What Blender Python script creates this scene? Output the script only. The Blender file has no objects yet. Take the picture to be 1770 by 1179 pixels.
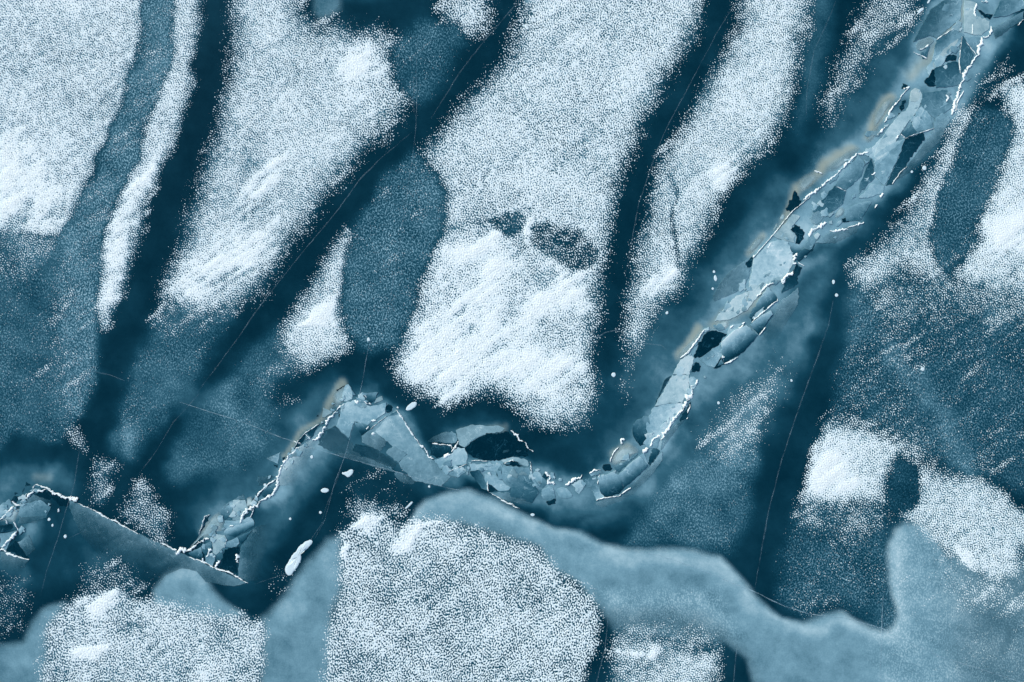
import bpy, math, random
import numpy as np

# ------------------------------------------------------------------ camera, sky, sun, exposure
S = 0.025                                   # metres per mapped unit on the lake (frame = 1770 x 1179 units)
W, H = 1770.0, 1179.0
scene = bpy.context.scene
CAM_H = 34.0
cam_d = bpy.data.cameras.new('camera'); cam = bpy.data.objects.new('camera', cam_d)
scene.collection.objects.link(cam)
cam.location = (0, 0, CAM_H)
cam_d.sensor_width = 36.0
cam_d.lens = 36.0 * CAM_H / (W * S)
cam_d.clip_end = 20000
scene.camera = cam

SUN_EL, SUN_AZ = math.radians(38), math.radians(-52)   # azimuth from north (+Y), clockwise: light from the upper left
world = bpy.data.worlds.new('World'); scene.world = world; world.use_nodes = True
wn = world.node_tree.nodes; wl = world.node_tree.links
sky = wn.new('ShaderNodeTexSky'); sky.sky_type = 'NISHITA'; sky.sun_disc = False
sky.sun_elevation = SUN_EL; sky.sun_rotation = SUN_AZ
wl.new(sky.outputs[0], wn['Background'].inputs[0]); wn['Background'].inputs[1].default_value = 0.10
sun_d = bpy.data.lights.new('sun', 'SUN'); sun = bpy.data.objects.new('sun', sun_d)
scene.collection.objects.link(sun)
sun_d.energy = 1.5; sun_d.angle = math.radians(16); sun_d.color = (1.0, 0.93, 0.82)
sun.rotation_euler = (math.radians(90) - SUN_EL, 0, math.pi - SUN_AZ)   # points along the sky's sun direction
scene.view_settings.view_transform = 'Standard'; scene.view_settings.look = 'None'
scene.view_settings.gamma = 1.0; scene.view_settings.exposure = 0.99
scene.view_settings.use_curve_mapping = False

rng = np.random.default_rng(7); random.seed(7)
C = scene.collection

def wx(p):                                   # map units (x right, y down) to metres
    return ((p[0] - W / 2) * S, (H / 2 - p[1]) * S)

# ------------------------------------------------------------------ materials
def srgb(r, g, b):
    f = lambda c: (c / 255 / 12.92) if c / 255 <= 0.04045 else ((c / 255 + 0.055) / 1.055) ** 2.4
    return (f(r), f(g), f(b), 1.0)

ICE_STOPS = [(0.0, (1, 36, 49)), (0.15, (18, 63, 78)), (0.32, (52, 97, 111)), (0.6, (118, 158, 169)),
             (0.8, (162, 193, 198)), (1.0, (198, 217, 217))]

class NT:
    def __init__(s, name):
        s.m = bpy.data.materials.new(name); s.m.use_nodes = True
        s.t = s.m.node_tree; s.n = s.t.nodes; s.l = s.t.links
        s.b = s.n['Principled BSDF']; s.out = s.n['Material Output']
    def node(s, k, **kw):
        q = s.n.new(k)
        for a, v in kw.items(): setattr(q, a, v)
        return q
    def attr(s, name): return s.node('ShaderNodeAttribute', attribute_name=name).outputs['Fac']
    def math(s, op, a, b=None, c=None, clamp=False):
        q = s.node('ShaderNodeMath', operation=op, use_clamp=clamp)
        for i, v in enumerate((a, b, c)):
            if v is None: continue
            if isinstance(v, (int, float)): q.inputs[i].default_value = v
            else: s.l.new(v, q.inputs[i])
        return q.outputs[0]
    def coords(s): return s.node('ShaderNodeNewGeometry').outputs['Position']
    def noise(s, scale, detail=2, rough=0.5, vec=None, dist=0.0):
        q = s.node('ShaderNodeTexNoise'); q.inputs['Scale'].default_value = scale
        q.inputs['Detail'].default_value = detail; q.inputs['Roughness'].default_value = rough
        q.inputs['Distortion'].default_value = dist
        s.l.new(vec if vec is not None else s.coords(), q.inputs['Vector']); return q.outputs['Fac']
    def ramp(s, fac, stops):
        q = s.node('ShaderNodeValToRGB'); e = q.color_ramp.elements
        while len(e) < len(stops): e.new(0.5)
        for x, (p, c) in zip(e, stops): x.position = p; x.color = srgb(*c)
        s.l.new(fac, q.inputs[0]); return q.outputs[0]
    def mix(s, fac, a, b):
        q = s.node('ShaderNodeMix', data_type='RGBA')
        if isinstance(fac, (int, float)): q.inputs[0].default_value = fac
        else: s.l.new(fac, q.inputs[0])
        for v, i in ((a, 6), (b, 7)):
            if isinstance(v, tuple): q.inputs[i].default_value = v
            else: s.l.new(v, q.inputs[i])
        return q.outputs[2]
    def maprange(s, v, a, b, c=0.0, d=1.0):
        q = s.node('ShaderNodeMapRange'); s.l.new(v, q.inputs[0])
        for i, k in enumerate((a, b, c, d)): q.inputs[i + 1].default_value = k
        return q.outputs[0]
    def fade(s, alpha):
        tr = s.node('ShaderNodeBsdfTransparent'); mx = s.node('ShaderNodeMixShader')
        s.l.new(alpha, mx.inputs[0]); s.l.new(tr.outputs[0], mx.inputs[1]); s.l.new(s.b.outputs[0], mx.inputs[2])
        s.l.new(mx.outputs[0], s.out.inputs[0])

def stretched(nt, sx, sy, rot):
    mp = nt.node('ShaderNodeMapping'); mp.inputs['Rotation'].default_value = (0, 0, rot)
    mp.inputs['Scale'].default_value = (sx, sy, 1); nt.l.new(nt.coords(), mp.inputs['Vector']); return mp.outputs[0]

def ice_material(name, frost=False, fade=False, bump=0.0, wisp=0.10, craze=0.0, grain=0.0):
    nt = NT(name); milk = nt.attr('milk')
    w1 = nt.noise(0.9, 5, 0.6, dist=0.6); w2 = nt.noise(4.5, 3, 0.6)
    k = nt.math('ADD', nt.math('MULTIPLY', nt.math('SUBTRACT', w1, 0.5), wisp * 1.6),
                nt.math('MULTIPLY', nt.math('SUBTRACT', w2, 0.5), wisp * 0.7))
    # bubbles vary the milky ice, the clear ice stays clear
    m = nt.math('ADD', milk, nt.math('MULTIPLY', k, nt.math('ADD', milk, 0.12)), clamp=True)
    if frost:
        f = nt.attr('frost')
        g1 = nt.noise(17.0, 1, 0.6, stretched(nt, 1.0, 0.72, 0.35)); g2 = nt.noise(0.8, 3, 0.6)
        th = nt.math('MULTIPLY', nt.maprange(g1, 0.45, 0.66), nt.maprange(g2, 0.25, 0.7, 0.4, 1.0))
        m = nt.math('ADD', m, nt.math('MULTIPLY', nt.math('MULTIPLY', f, th), 0.7), clamp=True)
    if craze:                                # healed fractures: thin paler lines
        for sc, wd in ((1.7, .018), (4.2, .03)):
            vo = nt.node('ShaderNodeTexVoronoi', feature='DISTANCE_TO_EDGE'); vo.inputs['Scale'].default_value = sc
            dn = nt.node('ShaderNodeTexNoise'); dn.inputs['Scale'].default_value = 1.3; dn.inputs['Detail'].default_value = 4
            nt.l.new(nt.coords(), dn.inputs['Vector'])
            va = nt.node('ShaderNodeVectorMath', operation='MULTIPLY_ADD'); nt.l.new(dn.outputs['Color'], va.inputs[0])
            va.inputs[1].default_value = (1.1, 1.1, 0); nt.l.new(nt.coords(), va.inputs[2]); nt.l.new(va.outputs[0], vo.inputs['Vector'])
            ln = nt.maprange(vo.outputs['Distance'], wd, 0.0); pick = nt.maprange(nt.noise(1.9, 2), .48, .62)
            m = nt.math('ADD', m, nt.math('MULTIPLY', nt.math('MULTIPLY', ln, pick), craze), clamp=True)
    if grain: m = nt.math('ADD', m, nt.math('MULTIPLY', nt.math('SUBTRACT', nt.noise(15, 2, 0.6), .5), grain), clamp=True)
    col = nt.ramp(m, ICE_STOPS)
    col = nt.mix(nt.attr('ochre'), col, srgb(160, 166, 146))
    nt.l.new(col, nt.b.inputs['Base Color'])
    nt.b.inputs['Roughness'].default_value = 0.28
    nt.b.inputs['IOR'].default_value = 1.31
    nt.b.inputs['Specular IOR Level'].default_value = 0.03
    if bump:
        bp = nt.node('ShaderNodeBump'); bp.inputs['Strength'].default_value = bump; bp.inputs['Distance'].default_value = 0.02
        nt.l.new(nt.noise(3.0, 4, 0.6), bp.inputs['Height']); nt.l.new(bp.outputs[0], nt.b.inputs['Normal'])
    if fade:
        a = nt.attr('cover')
        nt.fade(nt.math('ADD', a, nt.math('MULTIPLY', nt.math('MULTIPLY', nt.math('SUBTRACT', w1, 0.5), 0.6),
                nt.math('MULTIPLY', a, nt.math('SUBTRACT', 1.0, a))), clamp=True))
    return nt.m

def snow_material():
    nt = NT('snow'); t = nt.attr('depth')
    n = nt.noise(14, 3, 0.6)
    col = nt.mix(nt.math('MULTIPLY', t, nt.maprange(n, 0.2, 0.6, 0.85, 1.0), clamp=True), srgb(150, 188, 200), (0.79, 0.865, 0.83, 1))
    nt.l.new(col, nt.b.inputs['Base Color']); nt.b.inputs['Roughness'].default_value = 0.75
    nt.b.inputs['Specular IOR Level'].default_value = 0.2
    return nt.m

def crack_material():
    nt = NT('crack_ice'); nt.b.inputs['Base Color'].default_value = srgb(165, 198, 210)
    nt.b.inputs['Roughness'].default_value = 0.5
    n = nt.noise(2.2, 4, 0.65)
    nt.fade(nt.math('MULTIPLY', nt.attr('cover'), nt.maprange(n, 0.36, 0.62, 0.15, 1.0), clamp=True))
    return nt.m

M_ICE = ice_material('lake_ice', frost=True, wisp=0.3, grain=.05)
M_MILK = ice_material('milky_ice', frost=True, fade=True, wisp=0.24, grain=.16)
M_PLATE = ice_material('ridge_ice', fade=True, bump=0.6, wisp=0.5, craze=.22, grain=.12)
M_SNOW = snow_material()
M_CRACK = crack_material()

# ------------------------------------------------------------------ object helpers
def tag(o, label=None, cat=None, group=None, kind=None):
    for k, v in (('label', label), ('category', cat), ('group', group), ('kind', kind)):
        if v: o[k] = v
    return o

def empty(name, p):
    o = bpy.data.objects.new(name, None); C.objects.link(o); x, y = wx(p); o.location = (x, y, 0); return o

def np_mesh(name, co, tris, mat, attrs=None, parent=None, smooth=True, quads=None):
    me = bpy.data.meshes.new(name)
    off = np.array(parent.location[:]) if parent is not None else np.zeros(3)
    co = (np.asarray(co, dtype=np.float64) - off).astype(np.float32)
    faces = []
    nt_, nq = (0 if tris is None else len(tris)), (0 if quads is None else len(quads))
    loops = np.concatenate([np.asarray(a, dtype=np.int32).ravel() for a in (tris, quads) if a is not None and len(a)])
    starts = np.concatenate([np.arange(nt_) * 3, nt_ * 3 + np.arange(nq) * 4]).astype(np.int32)
    me.vertices.add(len(co)); me.vertices.foreach_set('co', co.ravel())
    me.loops.add(len(loops)); me.loops.foreach_set('vertex_index', loops)
    me.polygons.add(nt_ + nq); me.polygons.foreach_set('loop_start', starts)
    for k, v in (attrs or {}).items():
        a = me.attributes.new(k, 'FLOAT', 'POINT'); a.data.foreach_set('value', np.asarray(v, dtype=np.float32))
    me.update(calc_edges=True); me.validate()
    if smooth: me.shade_smooth()
    me.materials.append(mat)
    o = bpy.data.objects.new(name, me); C.objects.link(o)
    if parent is not None: o.parent = parent
    return o

# ------------------------------------------------------------------ maps of the lake surface (2-unit grid)
X0, X1, Y0, Y1 = -200, 1970, -200, 1380
ST = 2.0
gx = np.arange(X0, X1 + 1e-6, ST); gy = np.arange(Y0, Y1 + 1e-6, ST)
GX, GY = np.meshgrid(gx, gy)

def fft_noise(shape, step, lam, bw=0.45, aniso=1.0, ang=0.0, low=False, seed=0):
    r = np.random.default_rng(seed); n = r.standard_normal(shape)
    ky = np.fft.fftfreq(shape[0], step)[:, None]; kx = np.fft.rfftfreq(shape[1], step)[None, :]
    c, s = math.cos(ang), math.sin(ang)
    u = (kx * c + ky * s) * aniso; v = -kx * s + ky * c      # stretched along ang
    k = np.sqrt(u * u + v * v); k0 = 1.0 / lam
    w = np.exp(-(k / k0) ** 2) if low else np.exp(-((k - k0) / (bw * k0)) ** 2)
    f = np.fft.irfft2(np.fft.rfft2(n) * w, s=shape)
    return f / f.std()

def fractal(shape, step, lam, octv=4, seed=0):
    f = 0
    for i in range(octv): f = f + fft_noise(shape, step, lam / 2 ** i, low=True, seed=seed + i) * 0.55 ** i
    return f / f.std()

wob1 = fractal(GX.shape, ST, 90, 5, 11); wob2 = fractal(GX.shape, ST, 90, 5, 31)

def push(pts, d=170):
    out = []
    for x, y in pts:
        if x <= 2: x -= d
        if x >= W - 2: x += d
        if y <= 2: y -= d
        if y >= H - 2: y += d
        out.append((x, y))
    return out

def window(pts, m):
    p = np.array([q[:2] for q in pts])
    i0 = max(int((p[:, 0].min() - m - X0) / ST), 0); i1 = min(int((p[:, 0].max() + m - X0) / ST) + 2, len(gx))
    j0 = max(int((p[:, 1].min() - m - Y0) / ST), 0); j1 = min(int((p[:, 1].max() + m - Y0) / ST) + 2, len(gy))
    return slice(j0, j1), slice(i0, i1)

def seg_d2(x, y, a, b):
    dx, dy = b[0] - a[0], b[1] - a[1]; L = dx * dx + dy * dy + 1e-9
    t = np.clip(((x - a[0]) * dx + (y - a[1]) * dy) / L, 0, 1)
    return (x - a[0] - t * dx) ** 2 + (y - a[1] - t * dy) ** 2, t

def poly_alpha(pts, si, so, warp=4.0):
    """coverage of a soft-edged region: full si units inside its outline, none so units outside"""
    pts = push(pts); sl = window(pts, so + 3 * warp + 4)
    x = GX[sl] + wob1[sl] * warp; y = GY[sl] + wob2[sl] * warp
    d2 = np.full(x.shape, 1e12); ins = np.zeros(x.shape, bool)
    for a, b in zip(pts, pts[1:] + pts[:1]):
        d2 = np.minimum(d2, seg_d2(x, y, a, b)[0])
        if a[1] != b[1]:
            ins ^= ((a[1] > y) != (b[1] > y)) & (x < (b[0] - a[0]) * (y - a[1]) / (b[1] - a[1]) + a[0])
    sd = np.where(ins, 1, -1) * np.sqrt(d2)
    t = np.clip((sd + so) / (si + so), 0, 1)
    return sl, t * t * (3 - 2 * t)

def stroke_alpha(pts, soft, warp=4.0):
    """pts (x, y, half width)"""
    sl = window(pts, max(p[2] for p in pts) + soft + 3 * warp)
    x = GX[sl] + wob1[sl] * warp; y = GY[sl] + wob2[sl] * warp
    best = np.full(x.shape, 1e9)
    for a, b in zip(pts, pts[1:]):
        d2, t = seg_d2(x, y, a, b)
        best = np.minimum(best, np.sqrt(d2) - (a[2] + (b[2] - a[2]) * t))
    t = np.clip((soft - best) / (2 * soft), 0, 1)
    return sl, t * t * (3 - 2 * t)

milk = np.full(GX.shape, 0.035); ochre = np.zeros(GX.shape); frost = np.zeros(GX.shape); snow = np.zeros(GX.shape)
pack = np.zeros(GX.shape); coarse = np.zeros(GX.shape)
def lay(f, am, v, op=1.0):
    sl, a = am; f[sl] += (v - f[sl]) * a * op
def add(f, am, v):
    sl, a = am; f[sl] = np.minimum(f[sl] + v * a, 1)

def P(pts, si=10, so=10, warp=4.0): return poly_alpha(pts, si, so, warp)
def K(pts, soft=12, warp=4.0): return stroke_alpha(pts, soft, warp)
def ell(cx, cy, rx, ry, rot=0, n=18):
    c, s = math.cos(math.radians(rot)), math.sin(math.radians(rot))
    return [(cx + rx * math.cos(a) * c - ry * math.sin(a) * s, cy + rx * math.cos(a) * s + ry * math.sin(a) * c)
            for a in [2 * math.pi * i / n for i in range(n)]]

# --- frosted, mid-blue areas: (outline, frost, milk, sparse snow, soft in, soft out)
FROSTED = [
    ([(252, 0), (312, 0), (297, 100), (260, 200), (222, 300), (184, 400), (168, 500), (172, 600), (150, 720), (120, 735), (95, 640), (95, 420), (110, 395), (165, 290), (205, 190), (238, 90)], .75, .27, .10, 12, 10),
    ([(0, 400), (105, 400), (100, 500), (98, 640), (125, 740), (100, 770), (0, 790)], .45, .22, .08, 10, 14),
    ([(290, 515), (440, 500), (420, 560), (350, 640), (300, 700), (235, 790), (190, 770), (200, 690), (245, 600)], .45, .24, .05, 22, 20),
    ([(360, 680), (420, 610), (480, 560), (530, 640), (480, 700), (470, 760), (400, 820), (300, 830), (295, 770)], .40, .24, .03, 22, 22),
    ([(672, 90), (700, 50), (790, 35), (815, 80), (780, 150), (725, 190), (690, 160)], .60, .19, .035, 14, 12),
    ([(612, 370), (650, 320), (720, 260), (765, 300), (775, 350), (765, 410), (738, 480), (710, 540), (695, 600), (640, 610), (590, 575), (583, 520), (600, 450)], .75, .22, .06, 20, 14),
    ([(1690, 185), (1745, 190), (1752, 250), (1715, 330), (1680, 430), (1645, 480), (1612, 465), (1605, 400), (1625, 330), (1660, 240)], .55, .18, .03, 12, 12),
    ([(1380, 100), (1420, 0), (1450, 0), (1425, 120), (1430, 280), (1400, 320), (1375, 250)], .15, .26, .004, 20, 22),
    ([(1490, 470), (1560, 440), (1640, 475), (1770, 520), (1770, 880), (1700, 830), (1600, 790), (1540, 760), (1440, 720), (1450, 600), (1470, 520)], .60, .13, .08, 26, 20),
    ([(1395, 860), (1540, 860), (1545, 1075), (1440, 1050), (1390, 1065), (1345, 1030), (1350, 950)], .60, .14, .08, 24, 18),
    ([(1110, 880), (1190, 800), (1250, 760), (1310, 720), (1310, 800), (1290, 900), (1262, 955), (1150, 945), (1080, 945)], .50, .22, .035, 20, 20),
    ([(1560, 900), (1770, 900), (1770, 1179), (1560, 1179), (1500, 1100)], .45, .24, .06, 30, 30),
    ([(1040, 1020), (1240, 1020), (1290, 1100), (1230, 1130), (1070, 1110)], .55, .22, .05, 22, 22),
    ([(862, 370), (905, 365), (912, 395), (880, 418), (855, 400)], .35, .10, .30, 8, 8),
    ([(1535, 790), (1590, 790), (1596, 850), (1575, 890), (1545, 885), (1530, 840)], .35, .10, .05, 10, 8),
]
for pts, fr, mk, sp, si, so in FROSTED:
    am = P(pts, si, so, 4)
    lay(frost, am, fr); lay(milk, am, mk * .78); lay(snow, am, sp)

# --- milky haze in the clear ice
HAZE = [
    (K([(1700, -60, 60), (1640, 70, 60), (1560, 180, 70), (1480, 280, 70), (1400, 350, 75), (1310, 430, 60), (1240, 540, 60), (1170, 640, 60), (1110, 740, 55)], 60, 8), .34),
    (K([(1500, 420, 20), (1420, 520, 60), (1345, 640, 55), (1250, 760, 52), (1150, 850, 40)], 55, 8), .35),
    (K([(1120, 560, 10), (1090, 650, 40), (1050, 710, 50), (1040, 770, 40)], 50, 8), .27),
    (K([(940, 780, 10), (1000, 760, 25), (1060, 700, 30)], 25, 8), .12),
    (K([(560, 700, 40), (500, 760, 30), (440, 830, 30), (360, 890, 35)], 45, 8), .28),
    (K([(0, 860, 30), (50, 820, 28), (110, 825, 22), (130, 850, 10)], 32, 6), .30),
    (K([(600, 680, 30), (650, 690, 30), (700, 730, 20)], 30, 6), .22),
    (K([(780, 750, 12), (840, 735, 14), (890, 745, 8)], 22, 5), .28),
    (K([(430, 870, 20), (480, 850, 26), (560, 780, 26), (620, 760, 24), (680, 790, 20), (740, 830, 10)], 26, 6), .30),
    (K([(420, 900, 30), (440, 960, 25), (420, 1000, 8)], 30, 6), .24),
    (K([(1440, 540, 14), (1415, 640, 18), (1380, 760, 20), (1340, 880, 22), (1320, 980, 20)], 26, 6), .11),
    (K([(1545, 585, 8), (1590, 660, 14), (1640, 740, 18), (1660, 800, 20)], 24, 10), .28),
    (K([(1560, 600, 5), (1560, 610, 6)], 26, 10), .26),
    (K([(1226, 100, 9), (1236, 125, 6)], 12, 5), .22),
    (K([(300, 690, 14), (340, 690, 24), (400, 720, 22), (460, 750, 14), (500, 765, 8)], 26, 8), .27),
    (K([(215, 750, 22), (225, 765, 10)], 20, 6), .30),
    (K([(305, 795, 12), (330, 815, 12)], 22, 6), .28),
    (K([(170, 640, 4), (205, 655, 7)], 9, 5), .20),
    (K([(0, 585, 12), (60, 600, 12), (100, 615, 8)], 14, 5), .24),
    (K([(0, 970, 25), (40, 985, 20), (20, 1010, 10)], 30, 6), .33),
    (K([(100, 975, 30), (160, 940, 30), (250, 960, 24)], 30, 8), .16),
    (K([(560, 10, 22), (600, 0, 10), (680, -8, 6)], 16, 5), .20),
]
for am, v in HAZE: lay(milk, am, v, 0.9)

# --- dark bands of bare clear ice run through everything: (x, y, half width)
BANDS = [
    ([(396, -180, 26), (393, 0, 26), (372, 100, 22), (352, 200, 24), (322, 300, 22), (285, 400, 22), (248, 500, 20), (215, 600, 16), (188, 690, 18), (165, 780, 20), (160, 860, 16)], 22),
    ([(1010, -180, 26), (905, 0, 30), (850, 55, 26), (800, 118, 24), (742, 205, 22), (700, 240, 22), (640, 292, 22), (600, 338, 18), (555, 400, 22), (500, 468, 20), (440, 540, 18), (390, 610, 14), (345, 675, 8)], 24),
    ([(1320, -180, 34), (1262, 0, 34), (1230, 80, 30), (1190, 160, 30), (1150, 235, 30), (1118, 310, 30), (1095, 390, 28), (1075, 460, 24), (1058, 540, 22), (1045, 620, 20)], 22),
    ([(1475, 420, 20), (1455, 500, 20), (1430, 600, 22), (1400, 690, 24), (1372, 780, 26), (1340, 880, 26), (1318, 980, 22)], 22),
    ([(1450, 130, 20), (1400, 250, 20), (1330, 290, 20), (1270, 350, 26), (1225, 440, 22)], 24),
    ([(300, 720, 8), (275, 780, 16), (250, 830, 10)], 14),
    ([(0, 800, 8), (30, 782, 16), (100, 785, 16), (140, 800, 10)], 14),
    ([(480, 700, 10), (520, 650, 20), (580, 632, 14), (660, 640, 16), (720, 690, 26), (780, 710, 14), (860, 715, 10), (920, 770, 10)], 22),
    ([(1740, 20, 14), (1700, 110, 12), (1650, 190, 8), (1610, 290, 8), (1560, 360, 12), (1500, 430, 18)], 14),
    ([(460, 1010, 16), (500, 930, 16), (540, 890, 18), (600, 830, 14), (660, 830, 10)], 16),
    ([(1042, 1060, 10), (1042, 1120, 14), (1030, 1179, 18), (1020, 1340, 18)], 12),
    ([(1250, 1105, 8), (1262, 1150, 16), (1270, 1340, 20)], 16),
    ([(560, 10, 2), (640, 26, 10), (740, 8, 12)], 14),
    ([(1745, 1090, 4), (1740, 1130, 6)], 8),
]
for pts, soft in BANDS:
    am = K(pts, soft, 5); lay(frost, am, 0.0, .95); lay(milk, am, 0.03, .8); lay(snow, am, 0.002, .95)

# --- milk and colour of the broken ridge's own bed
BED = [
    ([(1712, -120, 80), (1680, 20, 72), (1640, 100, 66), (1605, 170, 60), (1560, 230, 58), (1500, 300, 52), (1440, 360, 48), (1390, 420, 46), (1340, 460, 46), (1300, 510, 46), (1255, 570, 42), (1205, 630, 34), (1170, 690, 30), (1135, 750, 32), (1090, 800, 30)], 14, .54),
    ([(1330, 560, 30), (1280, 620, 26), (1200, 690, 12)], 22, .42),
    ([(1180, 760, 8), (1150, 800, 12), (1110, 850, 14), (1040, 870, 16), (980, 872, 14), (900, 860, 10), (850, 850, 8)], 14, .40),
    ([(1090, 800, 24), (1040, 835, 24), (985, 845, 18), (930, 825, 22), (880, 820, 24), (800, 805, 18), (760, 800, 18)], 12, .46),
    ([(1015, 905, 10), (1080, 880, 16), (960, 890, 10)], 20, .30),
    ([(600, 690, 16), (640, 700, 30), (690, 730, 26), (730, 790, 22), (780, 830, 12)], 12, .46),
    ([(600, 720, 14), (570, 752, 18), (542, 782, 20), (515, 815, 18), (488, 850, 12), (460, 868, 6)], 20, .58),
    ([(560, 800, 10), (530, 840, 14), (490, 890, 16), (450, 940, 16)], 26, .34),
    ([(390, 890, 22), (370, 920, 24), (380, 950, 16)], 14, .40),
    ([(20, 890, 22), (60, 880, 18), (50, 930, 16)], 18, .44),
]
for pts, soft, v in BED: lay(milk, K(pts, soft, 4), v, .95)
for pts, soft, v in [
    ([(140, 915, 10), (200, 945, 14), (270, 972, 10)], 22, .26),
    ([(128, 885, 8), (145, 925, 16), (170, 965, 14)], 26, .25),
    ([(90, 890, 14), (100, 930, 16)], 18, .12),
    ([(965, 800, 14), (1000, 815, 12), (940, 790, 8)], 14, .08),
    ([(1350, 440, 4), (1400, 440, 14), (1440, 430, 10)], 16, .14),
]: lay(milk, K(pts, soft, 4), v, .9)
OCHRE = [([(1350, 395, 4), (1375, 325, 7), (1395, 315, 8), (1430, 285, 7), (1480, 258, 6)], 9, .5), ([(1500, 235, 6), (1520, 200, 9), (1540, 170, 8)], 9, .55),
         ([(1290, 440, 4), (1320, 412, 6)], 8, .45), ([(1172, 612, 4), (1205, 570, 8)], 9, .5), ([(1230, 562, 6), (1300, 520, 10), (1330, 470, 14)], 12, .4),
         ([(1570, 130, 8), (1600, 100, 10), (1640, 65, 10), (1665, 10, 8)], 12, .35), ([(1064, 790, 10), (1085, 775, 8)], 10, .4),
         ([(492, 790, 4), (520, 745, 4), (560, 725, 4), (578, 690, 6), (595, 662, 6)], 7, .4), ([(350, 920, 6), (372, 900, 6)], 8, .35),
         ([(60, 826, 6), (80, 828, 5)], 10, .14), ([(10, 890, 4), (25, 885, 6)], 8, .25), ([(870, 740, 4), (800, 748, 4)], 8, .25)]
for pts, soft, v in OCHRE: lay(ochre, K(pts, soft * .8, 3), v * 1.35, 1); lay(milk, K(pts, soft * 1.6, 3), .52, .7)

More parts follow.
